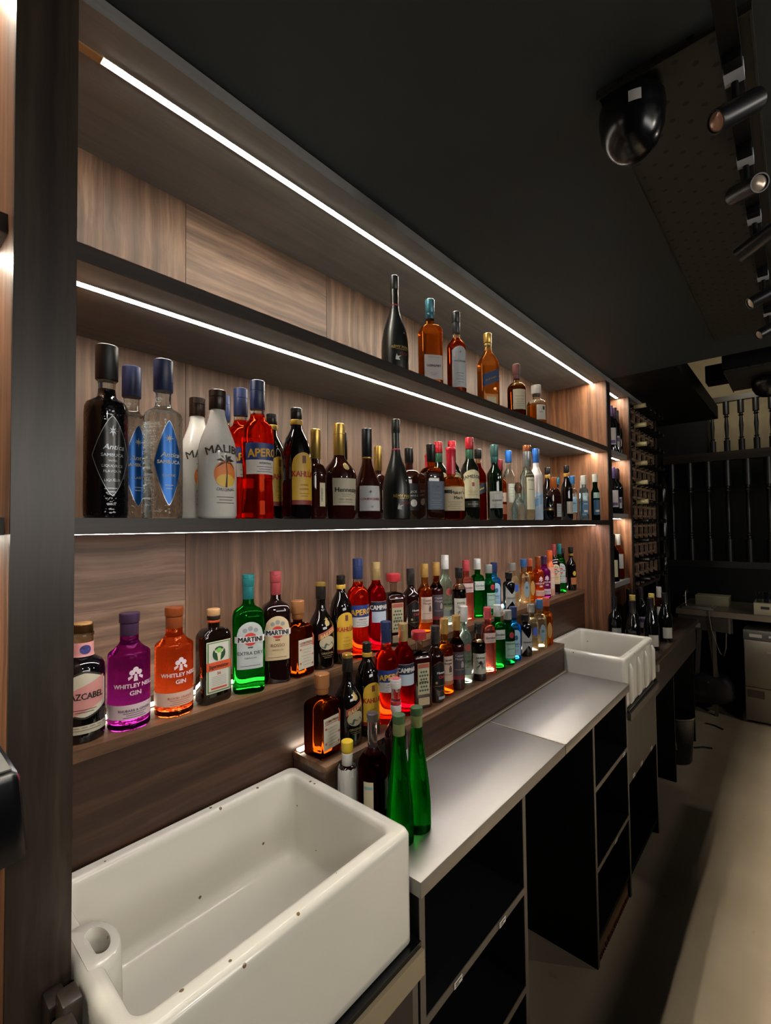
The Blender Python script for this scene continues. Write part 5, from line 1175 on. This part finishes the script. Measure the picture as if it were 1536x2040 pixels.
# ---------------------------------------------------------------- far stairs
def baluster_prof(h, r):
    return [(0, r), (.22*h, r), (.225*h, r*.6), (.25*h, r*.6), (.26*h, r*.9), (.275*h, r*.55), (.30*h, r*.5), (.50*h, r*.72), (.68*h, r*.5), (.70*h, r*.9), (.715*h, r*.6), (.74*h, r*.62), (.745*h, r), (h, r)]
DB = plain('16181b', .35)
B1 = thing('stair_balustrade', 'black turned balustrade of the upper landing, against the cream wall', 'balustrade', (6.0, .3, W(.735)))
lo = (6.0, .3, W(.735))
bx('handrail', plain('1d1411', .4), B1, 5.97, 6.03, -.8, .72, W(1.255), W(1.31), loc=lo)
bx('bottom_rail', plain('221914', .4), B1, 5.96, 6.04, -.8, 1.12, W(.655), W(.735), loc=lo)
for i in range(12):
    y = .665-.122*i
    bm = bmesh.new(); lathe(bm, baluster_prof(.52, .028), 14, 0, y-.3); obj('baluster', bm, DB, B1, angle=40)
B2 = thing('stair_balustrade', 'black turned balustrade below the landing, above the back counter', 'balustrade', (5.6, .3, W(-.44)))
lo = (5.6, .3, W(-.44))
bx('bottom_rail', plain('191817', .4), B2, 5.56, 5.64, -.8, 1.25, W(-.44), W(-.38), loc=lo)
bx('handrail', plain('221a15', .4), B2, 5.56, 5.64, -.8, 1.05, W(.60), W(.655), loc=lo)
for i in range(12):
    y = .98-.155*i
    bm = bmesh.new(); lathe(bm, baluster_prof(.98, .032), 14, 0, y-.3); 
    bmesh.ops.translate(bm, verts=bm.verts[:], vec=(0, 0, .06)); obj('baluster', bm, DB, B2, angle=40)
def newel(x, y, z, h, label):
    t = thing('newel_post', label, 'post', (x, y, z))
    bm = bmesh.new(); lathe(bm, [(0, .05), (.18*h, .05), (.19*h, .03), (.21*h, .045), (.23*h, .03), (.45*h, .04), (.60*h, .032), (.62*h, .045), (.64*h, .03), (.66*h, .05), (.88*h, .05), (.89*h, .035), (.93*h, .045), (.97*h, .035), (h, .01)], 20)
    obj('post', bm, M['blackgloss'], t, angle=40)
    return t
newel(4.72, .905, 0, 2.05, 'black turned newel post beside the wine rack')
newel(5.47, 1.13, 0, 2.45, 'black turned newel post at the foot of the far stairs')
# sloping stair string, black
t = thing('stair_string', 'black sloping side of the far staircase, left of the cream wall', 'staircase', (5.8, 1.0, W(-.4)))
bm = bmesh.new(); pts = [(6.05, .93, 1.75), (6.05, .72, 1.22), (6.05, .70, .66), (6.05, 1.9, .66), (6.05, 1.9, 3.2), (6.05, 1.5, 3.1)]
A = [bm.verts.new((a-5.8, b-1.0, W(c)-W(-.4))) for a, b, c in pts]; B = [bm.verts.new((a-5.8+.25, b-1.0, W(c)-W(-.4))) for a, b, c in pts]
bm.faces.new(A); bm.faces.new(B[::-1]); bridge(bm, A, B); obj('string_board', bm, M['black'], t, False)
for i, (yy, zz) in enumerate(((.83, 1.46), (.755, 1.30))):
    bm = bmesh.new(); lathe(bm, [(-.03, .012), (0, .03), (.03, .012)], 14, 6.03-5.8, yy-1.0); bmesh.ops.translate(bm, verts=bm.verts[:], vec=(0, 0, W(zz)-W(-.4))); obj('finial', bm, M['blackgloss'], t)

# ---------------------------------------------------------------- back counter with glasswasher
lo = (4.80, .3, 0)
BC = thing('back_counter', 'steel-edged counter across the far end of the bar', 'counter', lo)
bx('worktop', plain('857d70', .35, .6), BC, 4.80, 5.50, -.9, .84, W(-.80), W(-.752), loc=lo)
bx('leg', M['lipping'], BC, 4.83, 4.86, .56, .585, 0, W(-.80), loc=lo)
bx('side_panel', M['black'], BC, 4.83, 5.5, .84, .86, 0, W(-.80), loc=lo)
bx('back_panel', M['black'], BC, 5.46, 5.5, -.9, .84, 0, W(-.80), loc=lo)
t = thing('glass_washer', 'stainless steel glasswasher under the far counter', 'glasswasher', (4.84, .06, 0))
bx('body', plain('8b8377', .4, .7), t, 4.86, 5.4, -.24, .375, .02, W(-.885), loc=(4.84, .06, 0), bev=.004)
bx('door', plain('968d80', .38, .7), t, 4.84, 4.86, -.235, .370, .30, W(-.965), loc=(4.84, .06, 0), bev=.003)
bx('control_panel', plain('6d6c6c', .35, .5), t, 4.838, 4.86, -.24, .375, W(-.962), W(-.887), loc=(4.84, .06, 0), bev=.002)
bx('display', plain('b9b4ab', .4), t, 4.836, 4.838, .255, .335, W(-.938), W(-.912), loc=(4.84, .06, 0))
bx('button', plain('c9c4ba', .4), t, 4.836, 4.838, .195, .212, W(-.932), W(-.916), loc=(4.84, .06, 0))
bx('door_handle', plain('b5ac9d', .3, .8), t, 4.826, 4.84, .0, .225, W(-1.055), W(-1.045), loc=(4.84, .06, 0))
bx('foot_panel', plain('7d756a', .4, .6), t, 4.842, 4.86, -.235, .37, .03, .295, loc=(4.84, .06, 0))
bx('grille', plain('3a2f27', .5), t, 4.838, 4.842, .25, .36, .215, .275, loc=(4.84, .06, 0))
t = thing('drawer_unit', 'dark drawer slung under the far counter, with a pale label plate', 'drawer', (4.82, .6, W(-.9)))
bx('drawer_front', plain('2e2926', .5), t, 4.815, 4.83, .44, .83, W(-.925), W(-.805), loc=(4.82, .6, W(-.9)))
bx('label_plate', plain('7d7a74', .5), t, 4.812, 4.815, .665, .755, W(-.905), W(-.865), loc=(4.82, .6, W(-.9)))
bx('support', M['lipping'], t, 4.81, 4.83, .455, .468, W(-.93), W(-.805), loc=(4.82, .6, W(-.9)))
t = thing('glass_crate', 'pale plastic crate of glasses on the far counter', 'crate', (4.9, .2, W(-.752)))
bm = bmesh.new(); box(bm, -.07, .20, -.16, .10, 0, .095, .004); obj('crate_body', bm, P('a79f88', .55), t)
bx('hand_hole', P('1a1815', .6), t, 4.8285, 4.8305, .20, .255, W(-.705), W(-.683), loc=(4.9, .2, W(-.752)))
for i in range(4):
    g = thing('tumbler', 'clear tumbler standing on the pale crate, %s' % ['nearest the crate corner', 'second from the corner', 'third from the corner', 'behind the others'][i], 'glass', (4.88+.03*(i == 3), .265-.045*i+(.09 if i == 3 else 0), W(-.656)), group='tumblers on the crate')
    bm = bmesh.new(); lathe(bm, [(0, .016), (.002, .018), (.085, .022), (.085, .0205), (.006, .0165)], 20); obj('glass_body', bm, G('e8eef2', .02, .1), g)
t = thing('steel_tray', 'shallow steel drip tray on the far counter', 'tray', (4.9, .70, W(-.752)))
bm = bmesh.new(); box(bm, -.07, .14, -.13, .10, 0, .012, .003); box(bm, -.05, .12, -.11, .08, .012, .020, .002); obj('tray', bm, P('b3ada3', .3, .8), t)
t = thing('card_box', 'pale flat box at the back of the far counter', 'box', (5.2, .62, W(-.752)))
bm = bmesh.new(); box(bm, -.08, .1, -.13, .12, 0, .075, .003); obj('carton', bm, P('8f886c', .6), t)
bm = bmesh.new(); box(bm, -.082, .102, -.132, .122, .075, .083, .002); obj('lid', bm, P('a59c80', .6), t)
t = thing('mixer_tap', 'small chrome tap at the left end of the far counter', 'tap', (4.95, .79, W(-.752)))
bm = bmesh.new(); tube(bm, [(0, 0, 0), (0, 0, .12), (-.01, -.005, .15), (-.05, -.02, .16), (-.08, -.03, .14)], .008, 12); obj('spout', bm, P('c9c9c9', .1, 1), t)
bm = bmesh.new(); box(bm, -.01, .01, .008, .05, .09, .10, .002); obj('lever', bm, P('c9c9c9', .1, 1), t)
# cable and the bag below
cu = [(4.79, .60, W(-.75)), (4.785, .595, W(-.80)), (4.79, .585, W(-.90)), (4.80, .555, W(-1.02)), (4.81, .53, W(-1.10)), (4.815, .505, W(-1.12)), (4.815, .49, W(-1.05)), (4.82, .485, W(-.93))]
bm = bmesh.new(); tube(bm, cu, .004, 8); tag(obj('power_cable', bm, P('6a645a', .6)), 'thin grey cable looping down from the far counter edge', 'cable')
t = thing('bag', 'dark navy holdall slung by grey straps under the far counter', 'bag', (4.88, .62, W(-1.42)))
bm = bmesh.new(); bmesh.ops.create_uvsphere(bm, u_segments=24, v_segments=14, radius=1)
random.seed(5)
for v in bm.verts:
    c = v.co; e = .6
    v.co = Vector((.09*math.copysign(abs(c.x)**e, c.x), .17*math.copysign(abs(c.y)**e, c.y), .12*math.copysign(abs(c.z)**e, c.z)))*(1+.05*random.uniform(-1, 1))
    v.co.z += .01*math.sin(v.co.y*40)
obj('pouch', bm, P('14151f', .6), t, angle=180)
bm = bmesh.new(); box(bm, -.092, -.088, .02, .14, -.05, -.02, .001); obj('pocket_flap', bm, P('22222c', .6), t)
for yy, y2 in ((.085, .055), (-.06, -.02)):
    bm = bmesh.new(); n = 8; A = []
    for i in range(n+1):
        f = i/n; y = yy+(y2-yy)*f; z = .07+(.43)*f
        A.append([bm.verts.new((-.04+dx, y+dy, z)) for dx, dy in ((-.003, -.017), (-.003, .017), (.003, .017), (.003, -.017))])
    for a, b in zip(A, A[1:]): bridge(bm, a, b)
    bm.faces.new(A[0]); bm.faces.new(A[-1][::-1]); obj('strap', bm, P('3d3b38', .7), t, False)
bm = bmesh.new(); box(bm, -.095, -.088, -.01, .01, .06, .075, .002); obj('buckle', bm, P('6d6b68', .3, .5), t)
# loose bits on the floor
for i, (a, b) in enumerate((((4.05, .62), (4.12, .52)), ((4.6, .62), (4.55, .5)))):
    bm = bmesh.new(); tube(bm, [(a[0], a[1], .006), ((a[0]+b[0])/2+.02, (a[1]+b[1])/2, .006), (b[0], b[1], .006)], .006, 8)
    tag(obj('twig', bm, P('2d211a', .7)), ['thin dark stick lying on the floor, nearer the far counter unit', 'thin dark stick lying on the floor below the bag'][i], 'stick')
